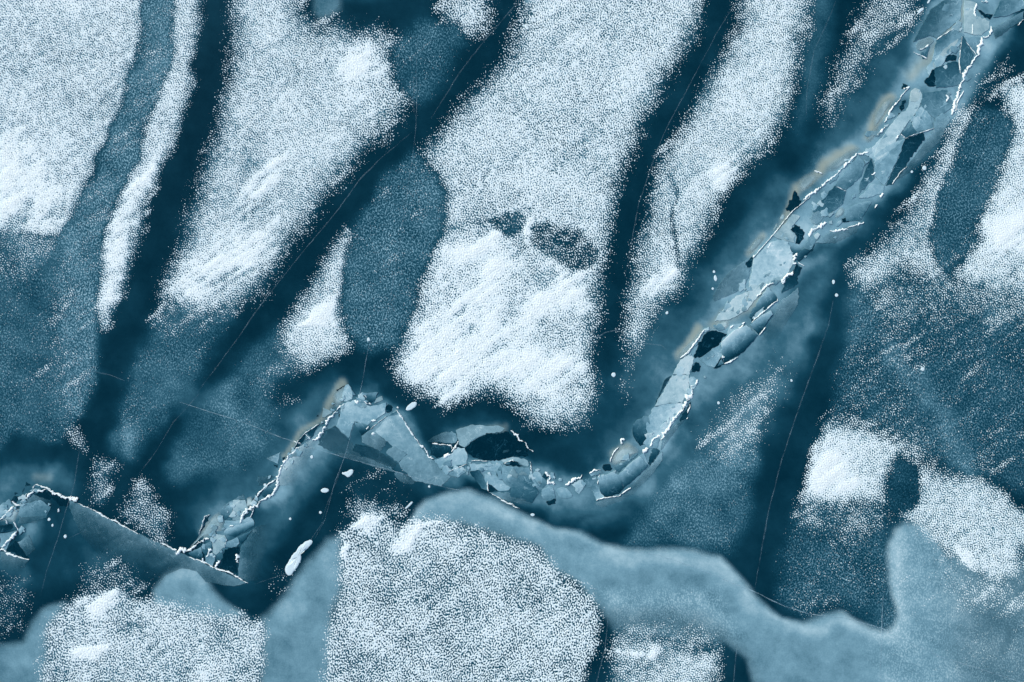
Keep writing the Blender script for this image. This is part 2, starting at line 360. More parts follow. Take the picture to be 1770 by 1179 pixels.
# --- snow: (label, density, outline, soft in, soft out, packed cores, streaks)
A_, B_, C_ = 'a', 'b', 'c'
PATCHES = [
    ('speckled snow field filling the upper left corner', .78, [(0, 0), (252, 0), (246, 60), (225, 120), (203, 195), (180, 235), (155, 290), (135, 340), (112, 398), (0, 404)], 8, 8),
    ('thin white snow strip between grey frost band and the leftmost dark band', .76, [(322, 0), (350, 0), (330, 80), (308, 180), (285, 250), (262, 300), (245, 360), (226, 420), (202, 490), (185, 560), (172, 530), (172, 470), (190, 400), (228, 300), (266, 205), (300, 100)], 9, 13),
    ('tall snow field between the two left dark bands', .76, [(432, 0), (482, 0), (505, 30), (540, 58), (575, 58), (610, 66), (650, 66), (668, 80), (674, 136), (692, 176), (672, 196), (632, 234), (596, 268), (562, 312), (532, 352), (506, 388), (470, 440), (440, 490), (400, 520), (350, 530), (296, 514), (300, 490), (334, 410), (366, 310), (398, 210), (418, 100)], 24, 24),
    ('big central snow field ending in a ragged white foot', .76, [(945, 0), (1212, 0), (1190, 55), (1150, 120), (1110, 190), (1085, 250), (1064, 305), (1050, 355), (1040, 410), (1030, 460), (1020, 530), (1012, 600), (1008, 690), (985, 722), (940, 722), (905, 700), (870, 672), (822, 672), (772, 688), (752, 660), (698, 642), (700, 600), (712, 550), (735, 490), (752, 440), (768, 400), (776, 350), (764, 300), (748, 262), (772, 228), (815, 180), (865, 128), (905, 62)], 22, 20),
    ('small triangular snow drift left of the grey lens', .74, [(603, 405), (600, 480), (588, 555), (592, 595), (560, 618), (525, 630), (490, 610), (500, 560), (540, 510), (575, 450)], 16, 16),
    ('faint snow wisp at the top edge beside the dark pool', .66, [(795, 0), (850, 0), (832, 30), (805, 52), (780, 42)], 18, 20),
    ('long snow strip between the two right dark bands', .76, [(1316, 0), (1395, 0), (1380, 40), (1360, 110), (1346, 160), (1345, 205), (1325, 235), (1290, 268), (1258, 300), (1235, 330), (1215, 380), (1196, 430), (1170, 480), (1135, 512), (1114, 536), (1102, 566), (1092, 590), (1088, 580), (1098, 540), (1102, 500), (1124, 410), (1138, 350), (1160, 295), (1194, 221), (1228, 160), (1262, 102), (1292, 51)], 20, 20),
    ('sparse snow trail left of the ridge at the top right', .40, [(1548, 0), (1605, 0), (1570, 30), (1530, 60), (1500, 95), (1470, 140), (1440, 200), (1432, 190), (1455, 120), (1485, 60)], 16, 20),
    ('bright snow field on the right edge beyond the grey lens', .76, [(1770, 132), (1738, 155), (1762, 205), (1752, 270), (1722, 330), (1700, 378), (1680, 440), (1664, 478), (1712, 498), (1770, 512)], 14, 18),
    ('ragged snow strip between ridge and right grey lens', .62, [(1668, 198), (1676, 220), (1656, 275), (1628, 330), (1612, 385), (1606, 430), (1614, 476), (1564, 452), (1505, 490), (1490, 470), (1535, 425), (1572, 385), (1600, 330), (1640, 262)], 14, 20),
    ('white snow patch left of the dark oval at lower right', .78, [(1434, 733), (1470, 748), (1515, 762), (1552, 770), (1535, 800), (1526, 832), (1528, 862), (1480, 858), (1440, 862), (1396, 868), (1404, 830), (1418, 785)], 10, 13),
    ('wedge shaped snow patch right of the dark oval', .72, [(1596, 808), (1645, 828), (1690, 836), (1728, 856), (1760, 882), (1770, 892), (1764, 935), (1756, 985), (1720, 988), (1672, 972), (1625, 944), (1585, 918), (1572, 892), (1594, 862)], 12, 14),
    ('large coarse speckled snow field at the bottom centre', .66, [(602, 908), (645, 868), (668, 902), (690, 918), (712, 902), (762, 892), (800, 908), (855, 925), (900, 936), (936, 950), (956, 990), (986, 1018), (1022, 1030), (1028, 1076), (1022, 1118), (1008, 1160), (1003, 1179), (556, 1179), (564, 1110), (574, 1062), (592, 1016), (586, 965), (588, 922)], 10, 12),
    ('broad snow field at the lower left with white streaks', .70, [(58, 1179), (72, 1132), (88, 1092), (102, 1064), (130, 1036), (165, 1022), (205, 1016), (232, 1038), (272, 1040), (306, 1048), (366, 1062), (408, 1066), (452, 1074), (446, 1179)], 10, 12),
    ('small snow patch at the bottom edge between two dark gaps', .62, [(1074, 1110), (1118, 1112), (1172, 1126), (1228, 1138), (1230, 1179), (1062, 1179), (1066, 1145)], 12, 18),
    ('thin snow scatter at the lower left edge', .24, [(0, 1020), (30, 1010), (44, 1040), (28, 1080), (0, 1110)], 14, 20),
    ('little snow triangle between the dark bands above the left ridge', .45, [(250, 838), (212, 884), (240, 905), (278, 930), (284, 890), (262, 880)], 10, 14),
    ('small snow tuft right beside the hairline crack at left', .42, [(168, 800), (204, 804), (186, 826), (182, 850), (168, 866), (164, 840)], 8, 12),
    ('diagonal snow scatter below the right ridge', .26, [(1345, 640), (1335, 690), (1306, 750), (1272, 790), (1225, 760), (1266, 712), (1305, 672)], 16, 22),
]
label_map = np.full(GX.shape, -1, np.int16); lab_best = np.full(GX.shape, 0.05)
# loose fans and halos that belong to no patch outline
for pts, d, si, so in [
    ([(590, 905), (598, 862), (640, 838), (690, 862), (704, 895), (660, 915)], .32, 16, 22),
    ([(140, 1010), (148, 975), (200, 968), (260, 1010), (210, 1030)], .30, 14, 22),
    ([(700, 660), (770, 690), (880, 690), (910, 730), (960, 745), (1010, 730), (1010, 680), (720, 640)], .34, 14, 22),
    ([(1390, 870), (1520, 865), (1540, 900), (1470, 930), (1390, 910)], .26, 20, 26),
    ([(1600, 940), (1680, 985), (1755, 995), (1755, 1060), (1680, 1070), (1620, 1000)], .22, 24, 26),
    ([(1660, 480), (1770, 510), (1770, 570), (1700, 560), (1600, 500)], .34, 20, 24),
    ([(1490, 480), (1560, 450), (1620, 490), (1640, 540), (1540, 560)], .22, 20, 24),
    ([(0, 405), (100, 405), (100, 440), (50, 470), (0, 500)], .30, 10, 20),
    ([(92, 430), (130, 430), (125, 560), (150, 690), (118, 720), (95, 620)], .30, 12, 10),
    ([(290, 515), (440, 500), (400, 560), (330, 580), (270, 560)], .26, 14, 20),
    ([(495, 590), (540, 625), (500, 660), (470, 650)], .22, 12, 16),
    ([(1440, 715), (1560, 760), (1620, 800), (1560, 790), (1430, 740)], .34, 10, 18),
    ([(900, 950), (985, 1000), (1030, 1010), (1010, 1035), (940, 1010)], .30, 10, 14),
    ([(1065, 1085), (1180, 1090), (1240, 1110), (1225, 1140), (1070, 1120)], .26, 10, 18),
    ([(110, 750), (135, 750), (140, 780), (115, 775)], .25, 6, 12),
    ([(440, 650), (520, 690), (480, 720), (460, 690)], .10, 10, 12),
    ([(480, 980), (515, 985), (490, 1030), (450, 1060)], .10, 10, 14),
    ([(620, 800), (720, 820), (700, 870), (640, 850)], .06, 10, 16),
    ([(1620, 300), (1680, 210), (1560, 380), (1500, 450)], .14, 6, 24),
    ([(1690, 130), (1740, 100), (1735, 150), (1660, 200)], .18, 8, 16),
    ([(1112, 540), (1098, 590), (1082, 650), (1074, 700), (1066, 650), (1084, 580)], .17, 6, 12),
]: lay(snow, P(pts, si, so, 6), d)
for i, (lb, d, pts, si, so) in enumerate(PATCHES):
    d *= .92; sl, a = P(pts, si * 1.1, so * 2.0, 3)
    add_ = a * d; cur = snow[sl]
    # combine as coverage
    snow[sl] = np.maximum(cur, add_)
    bsl = lab_best[sl]; better = a > bsl
    lm = label_map[sl]; lm[better] = i; label_map[sl] = lm; bsl[better] = a[better]; lab_best[sl] = bsl
# the grey frosted lenses keep their outlines
for k_ in (0, 4, 5, 6):
    pts, fr, mk, sp, si, so = FROSTED[k_]; lay(snow, P(pts, 10, 7, 3), sp, .9)
# holes and slots in the fields
HOLES = []
for pts, d, si, so in [
    (ell(880, 390, 31, 23, 10), .30, 6, 6), ([(918, 398), (940, 384), (985, 390), (1022, 412), (1028, 450), (1010, 466), (970, 458), (935, 440), (920, 420)], .30, 6, 7),
    ([(1162, 300), (1167, 330), (1172, 400), (1182, 465), (1174, 470), (1165, 400)], .34, 3, 5),
    (ell(1562, 838, 27, 46, -6), .03, 8, 10),
    ([(838, 380), (852, 376), (856, 386)], .3, 3, 4),
]:
    lay(snow, P(pts, si, so, 4), d); HOLES.append((pts, si, so))
# packed, streaky cores
PACKED = [
    ([(0, 285), (40, 240), (70, 260), (95, 330), (80, 380), (0, 385)], 30, 26), ([(195, 400), (235, 320), (262, 260), (250, 320), (215, 420), (190, 520), (176, 520)], 12, 16),
    ([(310, 500), (350, 440), (430, 400), (475, 395), (450, 470), (400, 500)], 24, 26), ([(505, 556), (578, 506), (578, 560)], 4, 5),
    ([(700, 640), (740, 575), (800, 510), (870, 450), (900, 440), (880, 500), (860, 560), (900, 600), (960, 610), (1000, 640), (940, 670), (880, 665), (820, 668), (772, 686), (756, 660)], 18, 26),
    ([(780, 440), (840, 400), (880, 420), (830, 440)], 10, 24), ([(900, 395), (918, 378), (912, 420)], 4, 6), ([(960, 460), (1010, 470), (1005, 520), (900, 560)], 16, 24),
    ([(1110, 500), (1160, 460), (1168, 476), (1120, 508)], 6, 12), ([(1420, 790), (1450, 800), (1470, 840), (1410, 845)], 10, 24),
    ([(1660, 950), (1690, 960), (1690, 978), (1660, 968)], 6, 12), ([(608, 902), (640, 872), (660, 900), (640, 915)], 8, 12),
    ([(655, 945), (720, 910), (765, 892), (730, 915), (675, 955)], 3, 5), ([(588, 925), (600, 935), (594, 975), (586, 965)], 3, 8),
    ([(135, 1040), (200, 1018), (222, 1040), (160, 1068)], 10, 14), ([(130, 1130), (180, 1112), (170, 1135)], 4, 12),
    ([(1076, 1118), (1130, 1135), (1125, 1145), (1080, 1128)], 3, 6), ([(1720, 400), (1770, 340), (1770, 440)], 12, 40), ([(1290, 270), (1240, 320), (1230, 315)], 4, 16),
    ([(600, 120), (640, 90), (650, 130)], 8, 30), ([(440, 300), (480, 280), (450, 330), (420, 360)], 8, 24),
]
for pts, si, so in PACKED: lay(pack, P(pts, si, so, 6), 1.0)
for pts, si, so in HOLES: lay(pack, P(pts, si, so, 4), 0.0)
lay(coarse, P([(540, 880), (1040, 900), (1060, 1179), (540, 1179)], 20, 30), 1.0); lay(coarse, P([(40, 1020), (460, 1040), (460, 1179), (40, 1179)], 20, 30), .7)
lay(coarse, P([(540, 0), (1240, 0), (1060, 720), (700, 720)], 60, 60), .35)
# a thin film of rime lies between the grains of the snow fields
film = np.clip((snow - .15) / .5, 0, 1); milk = milk + (np.maximum(milk, .26 - .08 * coarse) - milk) * film; frost = np.maximum(frost, film * .75 * (1 - .6 * coarse))
# ------------------------------------------------------------------ milky tongues of refrozen ice: sheets of their own
def grid_patch(name, alpha, value, mat, z0, parent=None, step=2):
    a = alpha[::step, ::step]; keep = a > 0.04
    cell = keep[:-1, :-1] | keep[1:, :-1] | keep[:-1, 1:] | keep[1:, 1:]
    jj, ii = np.nonzero(cell); n = a.shape[1]
    q = np.stack([jj * n + ii, (jj + 1) * n + ii, (jj + 1) * n + ii + 1, jj * n + ii + 1], 1)
    u, inv = np.unique(q.ravel(), return_inverse=True)
    A = a.ravel()[u]
    co = np.stack([(GX[::step, ::step].ravel()[u] - W / 2) * S, (H / 2 - GY[::step, ::step].ravel()[u]) * S, z0 + 0.012 * A], 1)
    return np_mesh(name, co, None, mat, dict(cover=A, milk=value[::step, ::step].ravel()[u], ochre=A * 0, frost=frost[::step, ::step].ravel()[u] * .7),
                   parent, quads=inv.reshape(-1, 4))

TONGUES = [
    ('long pale ice tongue winding from the bottom centre to the right edge',
     [(706, 905), (718, 880), (736, 860), (772, 846), (806, 844), (847, 855), (900, 882), (951, 906), (1009, 916), (1042, 936), (1076, 946), (1137, 946), (1205, 948), (1249, 960), (1280, 994), (1307, 1028), (1352, 1064), (1388, 1072), (1418, 1058), (1449, 1051), (1462, 1054), (1478, 1066), (1494, 1076), (1510, 1083), (1524, 1086), (1536, 1084), (1545, 1076), (1549, 1064), (1546, 1048), (1539, 1030), (1533, 1005), (1530, 980), (1531, 955), (1536, 932), (1546, 914), (1562, 902), (1600, 900), (1640, 960), (1770, 1000), (1770, 1179), (1320, 1179), (1290, 1140), (1250, 1110), (1150, 1105), (1060, 1090), (1035, 1060), (1000, 1010), (950, 985), (930, 945), (860, 925), (780, 905)], 14, 5,
     [([(706, 905), (736, 868), (806, 856), (900, 896), (1010, 930), (1076, 962), (1205, 965), (1250, 980), (1310, 1046), (1360, 1082), (1390, 1088), (1450, 1066), (1490, 1086), (1524, 1100), (1552, 1092), (1562, 1070), (1550, 1000), (1550, 930)], 26, .84)], .54),
    ('rounded pale ice hump above the lower left snow field', [(264, 1020), (282, 990), (312, 975), (343, 980), (366, 1010), (388, 1034), (432, 1066), (380, 1075), (300, 1060), (262, 1045)], 14, 6, [([(300, 995), (330, 990), (360, 1030)], 30, .68)], .55),
    ('pale ice lobe between the two bottom snow fields', [(594, 920), (562, 930), (532, 964), (506, 1000), (482, 1040), (450, 1066), (446, 1179), (566, 1179), (578, 1060), (596, 1012), (592, 960)], 18, 8, [([(575, 945), (530, 1000), (490, 1070)], 50, .70)], .50),
    ('pale ice strip along the lower left corner', [(116, 1038), (95, 1040), (74, 1050), (54, 1078), (40, 1108), (0, 1134), (0, 1179), (60, 1179), (86, 1092), (108, 1060)], 14, 6, [([(100, 1055), (60, 1110), (20, 1150)], 30, .60)], .46),
    ('pale round ice blob at the top edge above the dark pool', [(540, 0), (598, 0), (592, 18), (575, 32), (552, 38), (540, 22)], 14, 6, [([(580, 5), (580, 10)], 20, .52)], .36),
    ('tiny pale ice fringe at the top edge on the dark band', [(888, 0), (942, 0), (935, 6), (905, 8)], 6, 3, [([(915, 0), (920, 2)], 20, .55)], .45),
]

# ------------------------------------------------------------------ the ice sheet
def ice_sheet():
    edge = np.clip(np.minimum(np.minimum(GX - X0, X1 - GX), np.minimum(GY - Y0, Y1 - GY)) / 90., 0, 1)   # off to plain ice beyond the mapped area
    global milk, ochre, frost
    milk = .12 + (milk - .12) * edge; ochre = ochre * edge; frost = .3 + (frost - .3) * edge
    st = 2
    xs, ys = gx[::st], gy[::st]; nx, ny = len(xs), len(ys)
    co = np.stack([(GX[::st, ::st].ravel() - W / 2) * S, (H / 2 - GY[::st, ::st].ravel()) * S, np.zeros(nx * ny)], 1)
    idx = np.arange(nx * ny).reshape(ny, nx)
    q = np.stack([idx[:-1, :-1], idx[1:, :-1], idx[1:, 1:], idx[:-1, 1:]], -1).reshape(-1, 4)
    # the border ring runs out to the horizon
    ring = np.concatenate([idx[0, :-1], idx[:-1, -1], idx[-1, :0:-1], idx[:0:-1, 0]])
    far = co[ring] * np.array([120, 120, 1]); k0 = len(co); m = len(ring)
    r = np.arange(m); nx_ = (r + 1) % m
    q2 = np.stack([ring[r], ring[nx_], k0 + nx_, k0 + r], 1)
    co = np.concatenate([co, far])
    ext = lambda f, v: np.concatenate([f[::st, ::st].ravel(), np.full(m, v)])
    o = np_mesh('lake_ice', co, None, M_ICE, dict(milk=ext(milk, .12), ochre=ext(ochre, 0), frost=ext(frost, .3)), quads=np.concatenate([q, q2]))
    return tag(o, kind='structure')
milk *= 1 + 0.12 * fractal(GX.shape, ST, 60, 5, 77); milk = np.clip(milk, 0, 1)
milk += .022 * np.clip(fractal(GX.shape, ST, 110, 5, 87) + .3, 0, 2)
tongue_maps = []
for lb, pts, si, so, cores, base in TONGUES:
    sl, a = P(pts, si * .8, so * .7, 1.4)
    al = np.zeros(GX.shape); al[sl] = a
    val = np.full(GX.shape, base)
    for c, soft, v in cores: lay(val, K([(x, y, 4) for x, y in c], soft, 3), v)
    val = val * (1 + .05 * fractal(GX.shape, ST, 46, 5, 201) + .03 * fft_noise(GX.shape, ST, 30, 1, 4.0, math.radians(20), low=True, seed=207))
    fadeout = np.ones(GX.shape)
    if 'long pale' in lb:
        lay(fadeout, P([(1030, 1058), (1150, 1060), (1240, 1085), (1300, 1140), (1310, 1179), (1020, 1179)], 24, 24), .30)
        lay(fadeout, P([(1680, 900), (1770, 900), (1770, 1179), (1700, 1179), (1650, 1060)], 60, 60), .45)
    al *= fadeout * .94
    milk += (val * .85 - milk) * al          # the bubbles go on into the sheet below
    tongue_maps.append((lb, al, val))
sheet = ice_sheet()
for lb, al, val in tongue_maps:
    tag(grid_patch('milky_ice', al, val, M_MILK, 0.004), lb, 'ice tongue', 'milky refrozen ice tongues')

# ------------------------------------------------------------------ snow cover: a height field cut where it meets the ice
def build_snow():
    st = 1.2
    hx = np.arange(-100, 1870 + 1e-6, st); hy = np.arange(-100, 1279 + 1e-6, st)
    HX, HY = np.meshgrid(hx, hy); shp = HX.shape
    def up(f):
        u = (hx - X0) / ST; v = (hy - Y0) / ST
        i = u.astype(int); j = v.astype(int); fu = (u - i)[None, :]; fv = (v - j)[:, None]
        f00 = f[j][:, i]; f01 = f[j][:, i + 1]; f10 = f[j + 1][:, i]; f11 = f[j + 1][:, i + 1]
        return (f00 * (1 - fu) + f01 * fu) * (1 - fv) + (f10 * (1 - fu) + f11 * fu) * fv
    D = np.clip(up(snow), 0.0005, .985); pk = up(pack); cs = up(coarse)
    n1 = fft_noise(shp, st, 3.1, .45, 1.3, math.radians(-62), seed=101)
    n2 = fft_noise(shp, st, 3.5, .55, 1.5, math.radians(-68), seed=102)
    n = n1 * np.sqrt(1 - cs) + n2 * np.sqrt(cs)
    n = n * .97 + fft_noise(shp, st, 18, .6, seed=103) * .15
    streak = fft_noise(shp, st, 16, 1.0, 5.0, math.radians(-36), low=True, seed=104)
    patch = fractal(shp, st, 70, 4, 105)
    t = np.log(D / (1 - D)) / 1.702
    f = t + .16 * patch + n
    f += pk * np.clip(1.35 + .55 * streak + .45 * patch, 0, 3.0)
    smask = np.clip(.5 + .6 * fractal(shp, st, 140, 2, 107), 0, 1)
    f += streak * smask * np.where(D > .3, .13 + .02 * cs, np.where(D > .03, .38, 0.))
    f = np.where(D < .0008, -5, f)
    # heights: grains are low, packed drifts stand higher
    h = 0.006 * np.clip(f, 0, 1.2) + 0.010 * np.clip(f - 1.2, 0, 4)
    lab = label_map[np.clip(((hy - Y0) / ST).astype(int), 0, len(gy) - 1)][:, np.clip(((hx - X0) / ST).astype(int), 0, len(gx) - 1)]
    ny, nx = shp; N = nx * ny
    F = f.ravel(); idx = np.arange(N).reshape(ny, nx)
    a = idx[:-1, :-1].ravel(); b = idx[:-1, 1:].ravel(); c = idx[1:, 1:].ravel(); d = idx[1:, :-1].ravel()
    tri = np.concatenate([np.stack([a, d, c], 1), np.stack([a, c, b], 1)])
    tl = np.concatenate([lab[:-1, :-1].ravel()] * 2)
    ins = F[tri] > 0; cnt = ins.sum(1)
    sel = cnt > 0; tri = tri[sel]; ins = ins[sel]; cnt = cnt[sel]; tl = tl[sel]
    # rotate so that the odd corner is first
    odd = np.where(cnt == 1, ins.argmax(1), np.where(cnt == 2, (~ins).argmax(1), 0))
    r = np.arange(len(tri)); tri = np.stack([tri[r, odd], tri[r, (odd + 1) % 3], tri[r, (odd + 2) % 3]], 1)
    def key(p, q):                                  # an edge vertex key
        lo = np.minimum(p, q); hi = np.maximum(p, q); return N + lo * 4 + np.select([hi - lo == 1, hi - lo == nx, hi - lo == nx + 1], [0, 1, 2], 3)
    f3 = tri[cnt == 3]; l3 = tl[cnt == 3]
    t1 = tri[cnt == 1]; e1 = key(t1[:, 0], t1[:, 1]); e2 = key(t1[:, 0], t1[:, 2])
    f1 = np.stack([t1[:, 0], e1, e2], 1); l1 = tl[cnt == 1]
    t2 = tri[cnt == 2]; g1 = key(t2[:, 0], t2[:, 1]); g2 = key(t2[:, 0], t2[:, 2])
    f2a = np.stack([g1, t2[:, 1], t2[:, 2]], 1); f2b = np.stack([g1, t2[:, 2], g2], 1); l2 = tl[cnt == 2]
    faces = np.concatenate([f3, f1, f2a, f2b]); fl = np.concatenate([l3, l1, l2, l2])
    hxr, hyr, hr = HX.ravel(), HY.ravel(), h.ravel()
    def coords(k):
        co = np.zeros((len(k), 3)); dep = np.zeros(len(k))
        g = k < N; kg = k[g]
        co[g] = np.stack([hxr[kg], hyr[kg], hr[kg] + 0.016], 1); dep[g] = np.clip(F[kg] * .32 + .5, 0, 1)
        e = k[~g] - N; lo = e // 4; hi = lo + np.choose(e % 4, [1, nx, nx + 1, 1])
        w = F[lo] / (F[lo] - F[hi]); w = np.clip(w, .02, .98)
        co[~g] = np.stack([hxr[lo] + (hxr[hi] - hxr[lo]) * w, hyr[lo] + (hyr[hi] - hyr[lo]) * w, np.full(len(w), 0.004)], 1); dep[~g] = .45
        co[:, 0] = (co[:, 0] - W / 2) * S; co[:, 1] = (H / 2 - co[:, 1]) * S
        return co, dep
    print('snow triangles', len(faces))
    for i in range(-1, len(PATCHES)):
        fi = faces[fl == i]
        if not len(fi): continue
        u, inv = np.unique(fi.ravel(), return_inverse=True)
        co, dep = coords(u)
        if i < 0:
            o = np_mesh('snow_grains', co, inv.reshape(-1, 3), M_SNOW, dict(depth=dep))
            tag(o, 'loose white snow grains scattered thinly over the clear blue ice', 'snow', kind='stuff')
        else:
            lb, dd, pts = PATCHES[i][:3]
            p = np.mean(np.array(pts), 0); root = empty('snow_patch', p)
            tag(root, lb, 'snow patch', 'wind-blown snow patches on the lake ice')
            o = np_mesh('snow_cover', co, inv.reshape(-1, 3), M_SNOW, dict(depth=dep), root); o['kind'] = 'stuff'
build_snow()

# ------------------------------------------------------------------ the broken ridges: plates, clear panes, snow seams
Z = 5.896
TILE = dict(A=(0, 800), B=(280, 820), C=(440, 640), D=(580, 650), E=(720, 710), F=(920, 720), G=(1040, 580), H=(1140, 440), I=(1220, 340), J=(1340, 220), K=(1460, 120), L=(1530, 0))
def tile(t, pts): ox, oy = TILE[t]; return [(ox + p[0] / Z, oy + p[1] / Z) for p in pts]

RIDGES = {k: tag(empty('ice_ridge', p), lb, 'ice ridge', 'ridges of broken ice plates')
          for k, p, lb in [('A', (60, 880), 'short broken ice ridge at the left edge with a snowy peak'),
                           ('B', (520, 780), 'broken ice ridge climbing from the lower left to the centre'),
                           ('E', (900, 820), 'dipping broken ice ridge around the black pool in the middle'),
                           ('G', (1400, 380), 'long broken ice ridge running up to the top right corner')]}
RID = dict(A='A', B='B', C='B', D='B', E='E', F='E', G='G', H='G', I='G', J='G', K='G', L='G')

def chaikin(p, n=1):
    for _ in range(n):
        q = []
        for a, b in zip(p, p[1:] + p[:1]):
            q += [(a[0] * .75 + b[0] * .25, a[1] * .75 + b[1] * .25), (a[0] * .25 + b[0] * .75, a[1] * .25 + b[1] * .75)]
        p = q
    return p
def roughen(p, every=5.0, amp=.55):
    out = []
    for a, b in zip(p, p[1:] + p[:1]):
        L = math.hypot(b[0] - a[0], b[1] - a[1]); n = max(1, int(L / every))
        out.append(a)
        for i in range(1, n):
            t = i / n; j = random.gauss(0, amp)
            out.append((a[0] + (b[0] - a[0]) * t - (b[1] - a[1]) / L * j, a[1] + (b[1] - a[1]) * t + (b[0] - a[0]) / L * j))
    return out
def area(p): return sum(a[0] * b[1] - b[0] * a[1] for a, b in zip(p, p[1:] + p[:1])) / 2

PLATE_N = [0]; PANES = []
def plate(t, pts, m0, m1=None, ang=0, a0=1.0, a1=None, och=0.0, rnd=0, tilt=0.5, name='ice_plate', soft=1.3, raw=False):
    """milk m0 to m1 (on rolled slabs, painted light and shade) and cover a0 to a1 along ang (0 right, 90 down); the far end dips"""
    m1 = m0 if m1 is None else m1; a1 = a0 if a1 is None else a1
    p = tile(t, pts) if t in TILE and not raw else list(pts)
    if area(p) > 0: p = p[::-1]              # anticlockwise seen from above
    if rnd: p = chaikin(p, rnd)
    if och > .25: soft = max(soft, 14); och *= .6
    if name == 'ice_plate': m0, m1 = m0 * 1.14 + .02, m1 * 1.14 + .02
    elif name == 'clear_ice_pane': PANES.append(p)
    p = roughen(p, 3.0, .95) if name != 'ice_plate' else roughen(p, 4.0, .7)
    hard = tilt > 1 or (name != 'clear_ice_pane' and min(a0, a1) >= .9 and soft < 2)
    if hard and tilt <= 1: tilt = random.uniform(.25, .8)
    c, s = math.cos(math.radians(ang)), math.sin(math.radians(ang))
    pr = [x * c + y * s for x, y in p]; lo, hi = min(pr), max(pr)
    cx = sum(x for x, _ in p) / len(p); cy = sum(y for _, y in p) / len(p)
    PLATE_N[0] += 1; z0 = 0.007 + 0.00007 * PLATE_N[0]
    ext = (hi - lo) * S
    rise = min(0.05, ext * .10) * tilt if tilt > 1.1 else min(.035, ext * .10) * tilt if hard else min(.010, ext * .05) * tilt * 2
    co, mk, al, oc = [], [], [], []
    def vert(x, y, dz, bottom=False):
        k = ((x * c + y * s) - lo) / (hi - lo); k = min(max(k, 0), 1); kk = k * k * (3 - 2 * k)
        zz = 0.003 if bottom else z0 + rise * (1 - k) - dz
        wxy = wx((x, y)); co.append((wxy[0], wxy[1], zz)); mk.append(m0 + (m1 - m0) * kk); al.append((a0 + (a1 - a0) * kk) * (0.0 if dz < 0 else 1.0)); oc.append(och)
    n = len(p)
    for x, y in p: vert(x, y, 0 if hard else -1, True)
    for x, y in p: vert(x, y, 0.002) if hard else vert(x, y, -1, True)
    for x, y in p:                            # chamfered rim
        d = math.hypot(x - cx, y - cy) + 1e-6; f = max(0.45, 1 - (.5 if hard else soft) / d); vert(cx + (x - cx) * f, cy + (y - cy) * f, 0)
    faces = ([(i, (i + 1) % n, n + (i + 1) % n, n + i) for i in range(n)] if hard else []) + [(n + i, n + (i + 1) % n, 2 * n + (i + 1) % n, 2 * n + i) for i in range(n)] + [tuple(range(2 * n, 3 * n))]
    if not hard:                              # a feathered plate rises from the sheet itself, without a wall
        co, mk, al, oc = co[n:], mk[n:], al[n:], oc[n:]; faces = [tuple(k - n for k in fc) for fc in faces]
    root = RIDGES[RID[t]]; off = root.location
    me = bpy.data.meshes.new(name); me.from_pydata([(q[0] - off[0], q[1] - off[1], q[2]) for q in co], [], faces)
    for kname, v in (('milk', mk), ('cover', al), ('ochre', oc)):  # milk also carries the shading painted on the rolled slabs
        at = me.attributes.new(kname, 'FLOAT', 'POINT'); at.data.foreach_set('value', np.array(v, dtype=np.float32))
    me.materials.append(M_PLATE)
    o = bpy.data.objects.new(name, me); C.objects.link(o); o.parent = root
    return o
def pane(t, pts, m=.02, m1=None, ang=90, rnd=0, **k): return plate(t, pts, m, m1, ang, rnd=rnd, tilt=.1, name='clear_ice_pane', **k)

# left edge
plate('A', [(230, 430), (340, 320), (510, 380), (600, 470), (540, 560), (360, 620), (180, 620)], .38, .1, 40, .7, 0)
plate('A', [(0, 560), (60, 530), (130, 440), (210, 470), (150, 620), (70, 600), (0, 600)], .6, .5, 60, och=.3)
plate('A', [(0, 720), (180, 690), (100, 800), (60, 890), (0, 860)], .36, .5, 90)
plate('A', [(118, 862), (165, 884), (205, 905), (240, 922), (285, 942), (330, 962), (375, 984), (428, 1008), (405, 1014), (330, 1002), (280, 1004), (220, 996), (175, 968), (140, 925), (122, 885)], .38, .12, 114, .85, 0, raw=True, soft=2.5)
plate('A', [(36, 872), (70, 864), (88, 876), (80, 895), (45, 905), (32, 890)], .42, .28, 70, raw=True)
plate('A', [(30, 937), (50, 924), (62, 950), (46, 964)], .36, .22, 60, .9, .5, raw=True)
plate('A', [(2, 872), (16, 862), (24, 874), (10, 888)], .5, .4, 40, raw=True)
pane('A', [(330, 335), (465, 280), (530, 345), (510, 375), (400, 380)], .02, rnd=0)
pane('A', [(480, 285), (730, 375), (690, 440), (610, 440), (530, 360)], .02, rnd=0)
pane('A', [(0, 640), (130, 620), (140, 660), (0, 720)], .04, .12)
pane('A', [(60, 890), (170, 790), (300, 985), (260, 970)], .03, rnd=0)
plate('A', [(60, 905), (180, 945), (300, 990), (220, 1110), (0, 1100), (0, 900)], .42, .2, 100, .8, .0)
for q in ([(265, 190), (320, 230), (255, 245)], [(145, 300), (190, 310), (150, 335)], [(140, 340), (215, 340), (165, 415), (105, 400)], [(60, 480), (110, 440), (80, 470)], [(225, 290), (250, 250), (230, 330)]): pane('A', q, .06, rnd=0)
plate('A', [(340, 250), (375, 220), (440, 255), (400, 290), (340, 290)], .3, .1, 90)
plate('A', [(160, 430), (230, 410), (230, 460), (180, 470)], .3, .05, 90)
